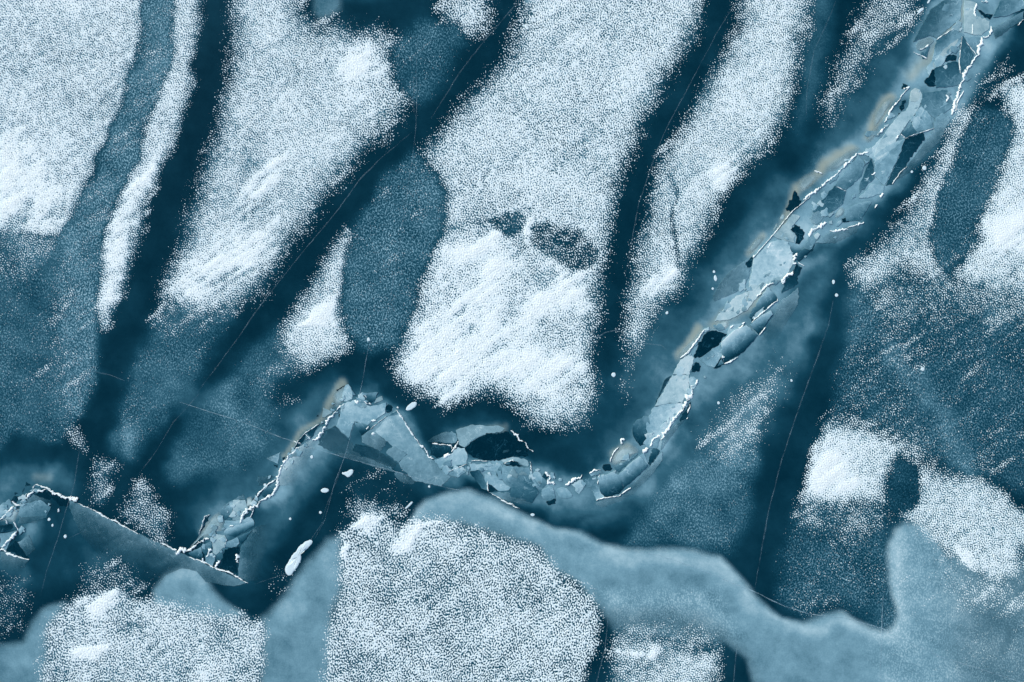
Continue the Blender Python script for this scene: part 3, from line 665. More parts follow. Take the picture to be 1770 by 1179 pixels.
# lower left to centre
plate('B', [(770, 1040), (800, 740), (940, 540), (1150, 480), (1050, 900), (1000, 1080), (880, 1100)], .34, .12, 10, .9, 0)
plate('B', [(590, 375), (650, 480), (620, 580), (540, 560), (490, 640), (400, 640), (300, 740), (260, 770), (330, 690), (390, 600), (440, 540), (540, 400)], .6, .64, 90, och=.35)
plate('B', [(610, 340), (700, 270), (830, 200), (850, 250), (720, 280), (600, 370)], .4, .3, 0, .9, .8)
plate('B', [(600, 370), (720, 280), (715, 400), (640, 470), (600, 420)], .5, .2, 100)
plate('B', [(730, 260), (850, 260), (870, 350), (800, 470), (720, 470), (720, 400)], .56, .45, 60, och=.12)
plate('B', [(860, 240), (910, 220), (940, 300), (860, 350)], .6, och=.35)
plate('B', [(640, 470), (790, 470), (900, 430), (930, 460), (700, 545), (640, 570)], .56, .5, 90)
plate('B', [(640, 570), (700, 540), (930, 460), (940, 520), (740, 640), (630, 600)], .62, .10, 70)
plate('B', [(760, 640), (930, 560), (810, 710)], .32, .08, 70)
plate('B', [(520, 600), (640, 620), (660, 660), (640, 740), (550, 820), (520, 800)], .62, .5, 80, och=.15)
plate('B', [(650, 690), (770, 640), (790, 700), (760, 740), (640, 740)], .5, .38, 90)
plate('B', [(440, 830), (520, 800), (550, 830), (520, 930), (440, 900)], .35, .45, 60)
plate('B', [(270, 800), (400, 740), (420, 880), (330, 860)], .42, .0, 90)
plate('B', [(400, 730), (500, 680), (510, 770), (440, 840)], .34, .12, 60)
pane('B', [(640, 760), (790, 730), (790, 800), (750, 860), (760, 1010), (590, 990), (620, 850)], .0, .03)
pane('B', [(390, 590), (440, 440), (490, 415), (410, 570)], .05)
plate('B', [(1010, 180), (1170, 60), (1170, 130), (1100, 230), (1030, 240)], .34, .12, 70, rnd=1)
plate('B', [(920, 260), (1000, 160), (1020, 190), (940, 270)], .08)
plate('C', [(400, 810), (560, 720), (700, 600), (720, 700), (560, 900), (430, 1150), (400, 1179), (230, 1179), (280, 960)], .70, .4, 35, 1, 0)
plate('C', [(820, 560), (960, 700), (1100, 880), (880, 880), (640, 760), (700, 620)], .16, .3, 60, .8, .3)
plate('C', [(900, 340), (1030, 300), (1180, 370), (1340, 330), (1330, 440), (1150, 560), (1015, 520), (960, 690), (830, 570), (870, 480)], .62, .48, 75)
plate('C', [(790, 220), (960, 130), (1000, 240), (900, 340), (820, 410), (790, 300)], .5, .55, 70, .9, .95, och=.30, rnd=1)
plate('C', [(920, 150), (970, 140), (1020, 280), (910, 330), (890, 260)], .55, .6, 80, rnd=1)
plate('C', [(690, 480), (700, 380), (800, 420), (720, 480)], .45, och=.2)
plate('C', [(120, 900), (270, 830), (240, 960)], .42, .5, 20, .7, 1)
plate('C', [(30, 1080), (220, 1080), (130, 1179), (30, 1179)], .34, .2, 60, .9, .2)
plate('C', [(1130, 230), (1260, 225), (1240, 290), (1180, 340), (1130, 280)], .42, .08, 95)
plate('C', [(1240, 290), (1300, 260), (1310, 300), (1220, 340)], .5, .45, 0, och=.2)
plate('C', [(1015, 520), (1150, 560), (1180, 600), (1090, 665)], .46, .05, 80)
plate('C', [(1180, 600), (1350, 470), (1415, 640), (1280, 830), (1090, 740), (1090, 670)], .5, .38, 70, .9, .5)
pane('C', [(530, 640), (660, 545), (580, 700)], .10, .16, rnd=0)
pane('C', [(410, 800), (430, 730), (520, 640), (510, 710), (450, 790)], .08, rnd=1)
for q in ([(830, 200), (930, 150), (840, 220)], [(697, 390), (718, 480), (692, 485)], [(625, 470), (650, 450), (655, 475)], [(1140, 475), (1250, 485), (1220, 512), (1180, 502)], [(860, 440), (890, 455), (860, 480)], [(280, 890), (320, 875), (312, 920), (285, 915)], [(190, 960), (240, 970), (230, 1000)], [(1145, 600), (1165, 565), (1180, 600)]): pane('C', q, .02, rnd=0)
pane('C', [(1340, 340), (1415, 360), (1400, 430), (1330, 440)], .04, rnd=1)
plate('D', [(530, 410), (620, 340), (700, 460), (830, 660), (950, 820), (1180, 1030), (1080, 1130), (800, 1070), (680, 950), (640, 890), (730, 800), (560, 700), (400, 560)], .58, .44, 65, .95, .8)
plate('D', [(200, 690), (380, 720), (500, 800), (630, 890), (580, 950), (330, 840), (170, 760)], .10, .22, 40, .8, .4)
plate('D', [(510, 780), (590, 700), (740, 790), (640, 890)], .52, .42, 60, .8, .9)
plate('D', [(530, 410), (620, 350), (650, 400), (590, 440)], .28, .5, 80)
plate('D', [(0, 800), (160, 850), (400, 930), (600, 980), (560, 900), (330, 830), (60, 780)], .38, .3, 0, .2, .8)
plate('D', [(600, 960), (820, 1060), (800, 1110), (680, 1100), (600, 1020)], .40, .34, 60, .8, .4, rnd=1)
pane('D', [(980, 685), (1180, 708), (1185, 750), (1110, 820), (1030, 840), (960, 800)], .14, .04, rnd=0)
# the dip around the pool
plate('E', [(90, 320), (250, 220), (400, 200), (430, 330), (300, 330), (160, 320)], .26, .48, 0, .3, .95, rnd=1)
plate('E', [(430, 300), (400, 200), (570, 140), (700, 155), (860, 160), (900, 180), (850, 220), (710, 225), (700, 245), (600, 275), (490, 370), (430, 340)], .52, .46, 30, och=.12)
plate('E', [(430, 310), (610, 265), (700, 240), (600, 290), (490, 375), (430, 345)], .36, .42, 40)
pane('E', [(490, 375), (610, 285), (700, 245), (720, 225), (850, 230), (900, 205), (940, 215), (1120, 370), (1140, 460), (980, 460), (850, 510), (720, 510), (580, 480), (520, 430)], .0, .01)
plate('E', [(180, 500), (350, 440), (420, 370), (490, 380), (520, 450), (510, 540), (320, 610), (240, 590)], .62, .52, 80)
plate('E', [(240, 590), (510, 545), (540, 600), (420, 680), (330, 650)], .22, .5, 75)
plate('E', [(320, 620), (510, 540), (540, 600), (400, 690), (350, 670)], .54, .4, 80, .9, .6)
plate('E', [(540, 540), (860, 540), (900, 600), (800, 625), (700, 605), (560, 615)], .62, .48, 80)
plate('E', [(880, 565), (1150, 580), (1170, 700), (1250, 830), (1180, 940), (960, 880), (960, 780), (860, 690)], .46, .14, 70)
plate('E', [(540, 620), (640, 600), (700, 700), (740, 820), (660, 790)], .10, .38, 10)
plate('E', [(690, 640), (800, 660), (960, 780), (940, 810), (850, 820), (700, 720)], .52, .48, 60)
pane('E', [(730, 725), (840, 815), (730, 830)], .06, rnd=0)
plate('E', [(800, 640), (870, 530), (895, 640), (850, 695)], .46, .08, 110, rnd=1)
plate('E', [(850, 505), (980, 470), (1130, 490), (1150, 570), (1090, 562), (1000, 500), (900, 530)], .6, .5, 30, och=.12, rnd=1)
pane('E', [(875, 545), (980, 495), (1095, 565), (930, 562)], .02, rnd=0)
plate('E', [(890, 540), (970, 505), (950, 548)], .4, .2, 0)
plate('E', [(1160, 620), (1300, 680), (1340, 740), (1270, 800), (1190, 700)], .46, .3, 50, rnd=1)
pane('E', [(1250, 690), (1310, 630), (1350, 670), (1310, 730)], .1)
plate('E', [(1280, 790), (1400, 770), (1415, 940), (1330, 920), (1270, 850)], .54, .3, 80, rnd=1)
plate('E', [(1090, 760), (1160, 800), (1190, 860), (1090, 850)], .46, .25, 70, .8, .5)
pane('E', [(340, 500), (385, 415), (435, 520)], .36, .16, rnd=0)
plate('E', [(740, 830), (960, 830), (1180, 950), (1060, 950), (900, 910)], .42, .3, 30, .9, .3)
plate('E', [(880, 400), (960, 390), (930, 430), (870, 435)], .18, .3, 0, .7, .3, rnd=1)
plate('E', [(1000, 400), (1090, 395), (1030, 440)], .22, .2, 0, .7, .5, rnd=1)
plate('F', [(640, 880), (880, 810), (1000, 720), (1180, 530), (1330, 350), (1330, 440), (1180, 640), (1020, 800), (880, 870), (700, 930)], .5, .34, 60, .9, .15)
plate('F', [(780, 470), (800, 400), (900, 290), (1040, 280), (1110, 360), (1010, 390), (850, 510), (810, 500)], .72, .62, 60, och=.42, rnd=1)
plate('F', [(510, 650), (680, 600), (610, 720), (570, 720)], .28, .4, 60)
plate('F', [(600, 720), (640, 650), (680, 640), (740, 830), (650, 850)], .32, .56, 30)
plate('F', [(670, 620), (820, 560), (890, 590), (930, 735), (880, 790), (740, 830), (690, 760)], .56, .0, 72, tilt=1.2)  # rolled slab: its fall into shade is painted through milk
plate('F', [(885, 580), (1090, 400), (1175, 490), (1100, 590), (930, 730)], .62, .10, 58, tilt=1.2)  # rolled slab: lit upper left, shaded lower right, painted through milk
plate('F', [(830, 520), (1070, 380), (880, 570)], .34, .2, 60)
plate('F', [(1090, 400), (1140, 370), (1180, 480), (1170, 495)], .5)
pane('F', [(1170, 480), (1230, 310), (1305, 350), (1200, 510)], .26, .04, 60)
pane('F', [(710, 520), (720, 490), (790, 480), (820, 530), (800, 555), (740, 560)], .05)
plate('F', [(430, 670), (510, 640), (550, 680), (480, 790), (440, 760)], .56, .5, 90)
plate('F', [(580, 580), (680, 545), (720, 570), (600, 610)], .5, .4, 0)
plate('F', [(230, 740), (330, 710), (410, 790), (400, 830), (280, 830)], .54, .45, 60, rnd=1)
plate('F', [(95, 740), (200, 700), (235, 780), (150, 850), (95, 830)], .54, .4, 80, rnd=1)
pane('F', [(135, 870), (235, 830), (240, 890), (160, 905)], .06)
plate('F', [(0, 560), (80, 560), (110, 650), (60, 740), (0, 690)], .54, .45, 80, rnd=1)
# the long ridge, going up
plate('G', [(420, 1100), (480, 1000), (600, 1050), (560, 1150), (480, 1150)], .52, .4, 60)
plate('G', [(520, 740), (670, 690), (810, 690), (850, 700), (800, 790), (600, 1060), (470, 1020), (450, 900)], .5, .82, 15)
plate('G', [(540, 720), (720, 405), (890, 400), (890, 560), (820, 690), (670, 690)], .60, .74, 0, och=.10)
plate('G', [(725, 395), (800, 250), (900, 190), (940, 230), (900, 395)], .68, .74, 20, och=.10)
plate('G', [(320, 880), (460, 800), (500, 900), (480, 980), (410, 1150), (330, 1050), (310, 980)], .38, .02, 100, rnd=1)
plate('G', [(540, 700), (600, 560), (640, 450), (710, 405)], .10, .14, 60, .8, .7)
pane('G', [(910, 330), (960, 265), (1015, 310), (1000, 365), (910, 375)], .04)
pane('G', [(790, 870), (910, 670), (905, 740), (870, 830), (800, 880)], .04, .12)
plate('G', [(750, 200), (850, 100), (980, 0), (1005, 0), (870, 190), (800, 230)], .52, .56, 0, .7, .95, och=.45, rnd=1)
plate('G', [(610, 1060), (700, 940), (860, 840), (760, 960), (600, 1170)], .4, .3, 30, .9, .4)
plate('G', [(890, 420), (960, 420), (970, 500), (930, 560), (890, 500)], .6, .7, 90, rnd=1)
plate('H', [(510, 500), (640, 230), (870, 60), (940, 20), (910, 260), (820, 370), (700, 420)], .30, .42, 0, .5, .95, rnd=1)
plate('H', [(920, 250), (960, 40), (1080, 0), (1360, 0), (1370, 90), (1240, 270), (1100, 310), (1000, 430), (900, 560), (720, 660), (560, 680), (620, 590), (780, 420), (900, 380)], .66, .70, -30, och=.12)
plate('H', [(490, 740), (700, 660), (730, 700), (700, 760), (600, 770)], .62, och=.36, rnd=1)
plate('H', [(850, 430), (960, 240), (1040, 230), (1000, 420), (900, 540), (800, 560)], .62, .66, 0, .5, .9, och=.34, rnd=1)
plate('H', [(780, 560), (850, 460), (880, 560), (760, 670), (730, 640)], .58, .6, 0, .6, .8, och=.34, rnd=1)
plate('H', [(400, 1060), (520, 980), (620, 920), (640, 1030), (560, 1150), (480, 1130)], .42, .56, 40)
plate('H', [(720, 720), (880, 690), (780, 760), (700, 830), (690, 800)], .55, .6, 0)
plate('H', [(630, 890), (780, 760), (880, 720), (1000, 820), (870, 980), (660, 1115), (630, 1000)], .76, .02, 58, tilt=1.4)  # slab roll: light from the upper left is painted in as milk
plate('H', [(915, 610), (1000, 480), (1100, 330), (1190, 430), (1205, 460), (1060, 570), (935, 680)], .62, .05, 54, tilt=1.3)  # painted shading again, lit edge to shaded lower right
plate('H', [(920, 720), (1000, 645), (1130, 570), (1150, 610), (1010, 820)], .60, .04, 64, tilt=1.3, rnd=0)  # lit-to-shaded gradient painted into this slab's milk
pane('H', [(345, 1045), (390, 930), (440, 830), (500, 780), (580, 770), (690, 810), (640, 850), (610, 920), (520, 980), (480, 1035), (400, 1055)], .0, .01)
pane('H', [(870, 80), (945, 15), (955, 40), (930, 130), (880, 150)], .05)
pane('H', [(545, 1160), (630, 1030), (672, 1122), (600, 1155)], .04, rnd=0)
plate('H', [(590, 1135), (632, 1065), (652, 1112)], .4, .3, 60)
plate('H', [(515, 850), (570, 845), (540, 870)], .2, rnd=1)
pane('H', [(1240, 390), (1340, 190), (1400, 110), (1415, 300), (1340, 350)], .03, .22)
plate('H', [(1210, 500), (1415, 330), (1415, 500), (1200, 860), (1030, 880), (1150, 640)], .46, .3, 70, .7, .1)
plate('I', [(490, 630), (660, 460), (780, 440), (840, 460), (880, 600), (850, 760), (640, 900), (450, 900)], .64, .72, 60)
plate('I', [(680, 400), (800, 280), (880, 180), (960, 200), (900, 280), (860, 340), (910, 400), (900, 470), (780, 440)], .58, .64, 40, och=.18)
plate('I', [(410, 590), (440, 500), (560, 390), (620, 400), (500, 560)], .48, .5, 0, .8, .95, och=.42, rnd=1)
plate('I', [(670, 360), (725, 250), (745, 290), (700, 350)], .5, och=.4, rnd=1)
plate('I', [(740, 240), (780, 160), (815, 190), (790, 250)], .6, och=.3, rnd=1)
plate('I', [(560, 580), (650, 480), (670, 470), (600, 570)], .66, .7, 0)
pane('I', [(860, 330), (900, 280), (960, 300), (1010, 360), (1000, 430), (950, 490), (910, 480), (920, 400)], .03)
pane('I', [(820, 150), (850, 30), (980, 40), (950, 110), (880, 160)], .05)
plate('I', [(920, 590), (1000, 530), (1065, 550), (950, 665), (925, 640)], .24, .03, 55, tilt=1.2)  # dark roll: shade towards its lower right is painted as low milk
plate('I', [(1000, 530), (1060, 380), (1130, 420), (1065, 550)], .42, .3, 60)
pane('I', [(880, 770), (930, 680), (985, 720), (900, 900), (770, 990), (810, 860)], .02, .22)
pane('I', [(1040, 560), (1110, 480), (1085, 560)], .05, rnd=0)
plate('J', [(560, 1065), (880, 975), (820, 1080), (620, 1179), (400, 1179)], .5, .3, 50, .95, .3)
plate('J', [(380, 860), (600, 600), (720, 650), (690, 780), (560, 880)], .20, .28, 60)
plate('J', [(600, 600), (750, 400), (840, 285), (910, 380), (880, 500), (720, 640)], .48, .30, 60)
plate('J', [(930, 265), (1080, 110), (1260, 60), (1200, 220), (1100, 320), (1000, 345)], .70, .52, 60)
plate('J', [(860, 580), (975, 320), (1000, 400), (1010, 520), (850, 680)], .14, .34, 60)
plate('J', [(1000, 420), (1180, 230), (1320, 120), (1230, 360), (1110, 600), (1010, 500)], .42, .54, 70)
pane('J', [(1120, 600), (1240, 350), (1320, 120), (1415, 200), (1300, 460), (1200, 580)], .06, .22, 90)
plate('J', [(850, 720), (980, 580), (1110, 600), (1100, 670), (940, 720)], .58, .48, 60)
plate('J', [(700, 850), (860, 770), (980, 760), (880, 940), (720, 960)], .5, .25, 60)
plate('J', [(590, 930), (640, 830), (690, 800), (720, 860), (640, 930)], .55, och=.3, rnd=1)
plate('J', [(340, 900), (480, 810), (520, 830), (480, 960), (380, 1010)], .5, .46, 0, .6, .9, rnd=1)
pane('J', [(110, 850), (150, 760), (200, 640), (270, 750), (200, 850)], .03)
pane('J', [(680, 970), (670, 930), (760, 910), (800, 930), (740, 970)], .04)
pane('J', [(790, 820), (830, 790), (855, 830)], .1)
for q in ([(200, 620), (240, 520), (340, 450), (480, 470), (400, 560), (270, 690)], [(490, 460), (620, 320), (800, 200), (880, 200), (830, 270), (700, 380), (600, 470)], [(920, 170), (930, 80), (1000, 0), (1080, 0), (980, 150)]):
    plate('J', q, .46, .56, 60, .55, .9, och=.34, rnd=2)
plate('K', [(330, 760), (560, 440), (640, 420), (690, 180), (790, 220), (780, 360), (560, 660), (420, 880), (290, 940)], .66, .66, -50, och=.08, rnd=1)
plate('K', [(650, 320), (690, 180), (790, 220), (740, 340)], .66, och=.25, rnd=1)
plate('K', [(930, 120), (960, 0), (1200, 0), (1170, 160), (930, 190)], .20, .32, 60)
plate('K', [(790, 240), (1040, 210), (1100, 330), (1080, 400), (920, 500), (780, 390)], .30, .38, 60)
plate('K', [(780, 380), (870, 470), (900, 600), (740, 640), (690, 620), (720, 440)], .58, .38, 80)
plate('K', [(570, 650), (680, 560), (730, 640), (620, 710)], .36, .16, 90)
plate('K', [(290, 900), (420, 780), (610, 705), (520, 960), (430, 1060), (320, 1060)], .58, .46, 50)
plate('K', [(920, 500), (1000, 440), (1080, 500), (960, 750), (650, 1060), (490, 1150), (700, 900), (900, 620)], .5, .28, 60, .95, .4)
pane('K', [(610, 710), (800, 640), (820, 700), (640, 950), (490, 1050), (560, 870)], .06, .16)
pane('K', [(820, 100), (890, 60), (920, 0), (960, 0), (930, 170), (880, 180), (810, 140)], .03)
pane('K', [(555, 400), (580, 320), (620, 310), (610, 400), (575, 430)], .03)
pane('K', [(530, 480), (545, 440), (590, 440), (560, 500)], .03)
pane('K', [(575, 200), (590, 140), (650, 160), (610, 200)], .05)
pane('K', [(790, 540), (820, 500), (840, 550)], .12)
plate('K', [(270, 520), (300, 420), (440, 260), (520, 270), (400, 480), (290, 640)], .46, .56, 40, .6, .9, och=.36, rnd=2)
plate('L', [(280, 430), (460, 90), (600, 0), (780, 0), (770, 200), (520, 400), (450, 370)], .22, .50, 25, .8, .95)
plate('L', [(800, 0), (920, 30), (890, 140), (1060, 220), (1060, 290), (980, 360), (880, 350), (800, 330)], .62, .56, 60, och=.18)
plate('L', [(520, 410), (700, 300), (800, 350), (750, 470), (600, 600), (450, 770), (420, 700), (480, 600)], .32, .66, 65, och=.0)
plate('L', [(600, 440), (800, 340), (750, 470), (600, 600), (450, 770), (420, 700)], .64, .66, 90, .8, .95, och=.28)
plate('L', [(770, 390), (790, 370), (900, 560), (860, 650), (790, 720), (750, 620)], .18, .28, 90)
plate('L', [(800, 385), (960, 380), (955, 440), (915, 560)], .44, .36, 60)
plate('L', [(1100, 180), (1180, 0), (1415, 0), (1415, 90), (1250, 160)], .30, .5, 20)
plate('L', [(1080, 290), (1415, 110), (1415, 200), (1120, 400)], .44, .2, 70, .95, .6)
plate('L', [(500, 700), (680, 630), (740, 640), (740, 860), (510, 870)], .16, .3, 80)
pane('L', [(930, 90), (1010, 130), (1100, 150), (1070, 205), (1000, 170)], .02, rnd=0)
pane('L', [(890, 250), (965, 345), (885, 350)], .08, .3, rnd=0)
pane('L', [(810, 300), (850, 260), (870, 310), (830, 320)], .05)
plate('L', [(380, 600), (360, 540), (450, 470), (420, 600)], .3, .2, 60)
plate('L', [(300, 430), (450, 370), (510, 410), (450, 470), (330, 540)], .5, .5, 0, .5, .9, och=.2, rnd=1)
pane('L', [(600, 630), (640, 550), (730, 570), (720, 620)], .04)
pane('L', [(400, 850), (480, 700), (540, 700), (510, 830), (490, 890)], .02)

# small angular chips lying in the rubble between the plates
def inside(x, y, p):
    c = False
    for a, b in zip(p, p[1:] + p[:1]):
        if (a[1] > y) != (b[1] > y) and x < (b[0] - a[0]) * (y - a[1]) / (b[1] - a[1]) + a[0]: c = not c
    return c
CHIPS = [('G', 110, [(1690, 10, 46), (1650, 80, 46), (1605, 170, 46), (1560, 230, 46), (1500, 300, 40), (1440, 360, 36), (1390, 420, 34), (1340, 460, 34), (1300, 510, 34), (1255, 570, 30), (1205, 630, 22), (1170, 700, 18), (1130, 760, 20)]),
         ('E', 46, [(1090, 800, 18), (1040, 835, 18), (985, 845, 14), (930, 825, 16), (880, 820, 18), (800, 805, 14), (760, 800, 10)]),
         ('B', 60, [(660, 700, 16), (600, 690, 14), (560, 730, 8), (520, 770, 8), (480, 815, 8), (440, 860, 8), (390, 890, 18), (360, 930, 18), (390, 960, 14)]),
         ('A', 22, [(5, 890, 10), (30, 870, 12), (60, 850, 6), (110, 860, 5), (20, 930, 10)])]
cr = random.Random(41)
for rk, cnt, line in CHIPS:
    n_ = 0
    while n_ < cnt:
        k = cr.randrange(len(line) - 1); u = cr.random(); a, b = line[k], line[k + 1]
        x = a[0] + (b[0] - a[0]) * u; y = a[1] + (b[1] - a[1]) * u; w = a[2] + (b[2] - a[2]) * u
        L = math.hypot(b[0] - a[0], b[1] - a[1]); e = max(-1, min(1, cr.gauss(0, .6))) * w
        x, y = x - (b[1] - a[1]) / L * e, y + (b[0] - a[0]) / L * e
        r_ = 2.2 + 6.5 * cr.random() ** 2.2
        if any(inside(x + dx * r_, y + dy * r_, p) for p in PANES for dx, dy in ((0, 0), (1, 0), (-1, 0), (0, 1), (0, -1))): continue
        th = math.atan2(b[1] - a[1], b[0] - a[0]) + cr.gauss(0, .5); el = cr.uniform(1, 2.0); c_, s_ = math.cos(th), math.sin(th)
        ngon = cr.choice((3, 4, 4, 5)); ph = cr.uniform(0, 6.28); pts = []
        for q in range(ngon):
            an = ph + 6.283 * (q + cr.uniform(-.3, .3)) / ngon; px, py = r_ * el * math.cos(an), r_ * math.sin(an)
            pts.append((x + px * c_ - py * s_, y + px * s_ + py * c_))
        mv = cr.choice((.55, .62, .68, .72, .78, .84)); big = r_ > 5
        plate(rk, pts, mv, max(0, mv - cr.uniform(.0, .2)), cr.uniform(20, 110), 1.0, och=.10 if cr.random() < .3 else 0, name='ice_chip', raw=True, tilt=1.02 if not big else .5, soft=.8)
        n_ += 1

# snow and frost caught along broken edges
def ribbon(name, pts, width, mat, parent, z, height, cover=1.0, rough=.35, taper=True, seed=0, step=1.6):
    r = random.Random(seed)
    p = [pts[0]]
    for a, b in zip(pts, pts[1:]):
        L = math.hypot(b[0] - a[0], b[1] - a[1]); n = max(1, int(L / step))
        p += [(a[0] + (b[0] - a[0]) * i / n, a[1] + (b[1] - a[1]) * i / n) for i in range(1, n + 1)]
    n = len(p); co, tr, q, al = [], [], [], []
    wob = 0.0; wv = 1.0; kl = kr = 1.0; gap = 0
    for i, (x, y) in enumerate(p):
        a = p[max(i - 1, 0)]; b = p[min(i + 1, n - 1)]; dx, dy = b[0] - a[0], b[1] - a[1]; L = math.hypot(dx, dy) + 1e-9
        nx, ny = -dy / L, dx / L
        wob = wob * .8 + r.gauss(0, 1) * rough * width * .35
        wv = wv * .8 + .2 * r.uniform(1 - rough * 3.0, 1 + rough * 2.6)
        kl = kl * .45 + .55 * r.uniform(1 - rough * 1.6, 1 + rough * 1.6); kr = kr * .45 + .55 * r.uniform(1 - rough * 1.6, 1 + rough * 1.6)
        if rough > .3 and gap > 0: gap -= 1
        elif rough > .3 and r.random() < (.035 if width < 3.2 else .012): gap = r.randint(2, 5)
        t = i / max(n - 1, 1); k = (.12 if gap > 0 else 1) * (min(1, 6 * t * (1 - t) + .25) if taper else 1.0) * max(wv, .12) * width / 2
        for s_, hh in ((-1, 0), (-.45, .8), (.1, 1), (.6, .7), (1, 0)):
            e = k * s_ * max(kl if s_ < 0 else kr, .08); xx, yy = x + nx * (e + wob), y + ny * (e + wob); X_, Y_ = wx((xx, yy))
            co.append((X_, Y_, z + height * hh * min(1.5, wv) * r.uniform(.6, 1.2) if hh else max(z - .03, .004))); al.append(cover)
        if i:
            for j in range(4): o_ = (i - 1) * 5 + j; q.append((o_, o_ + 1, o_ + 6, o_ + 5))
    return np_mesh(name, co, None, mat, dict(cover=al, depth=al), parent, quads=np.array(q)[:, ::-1])

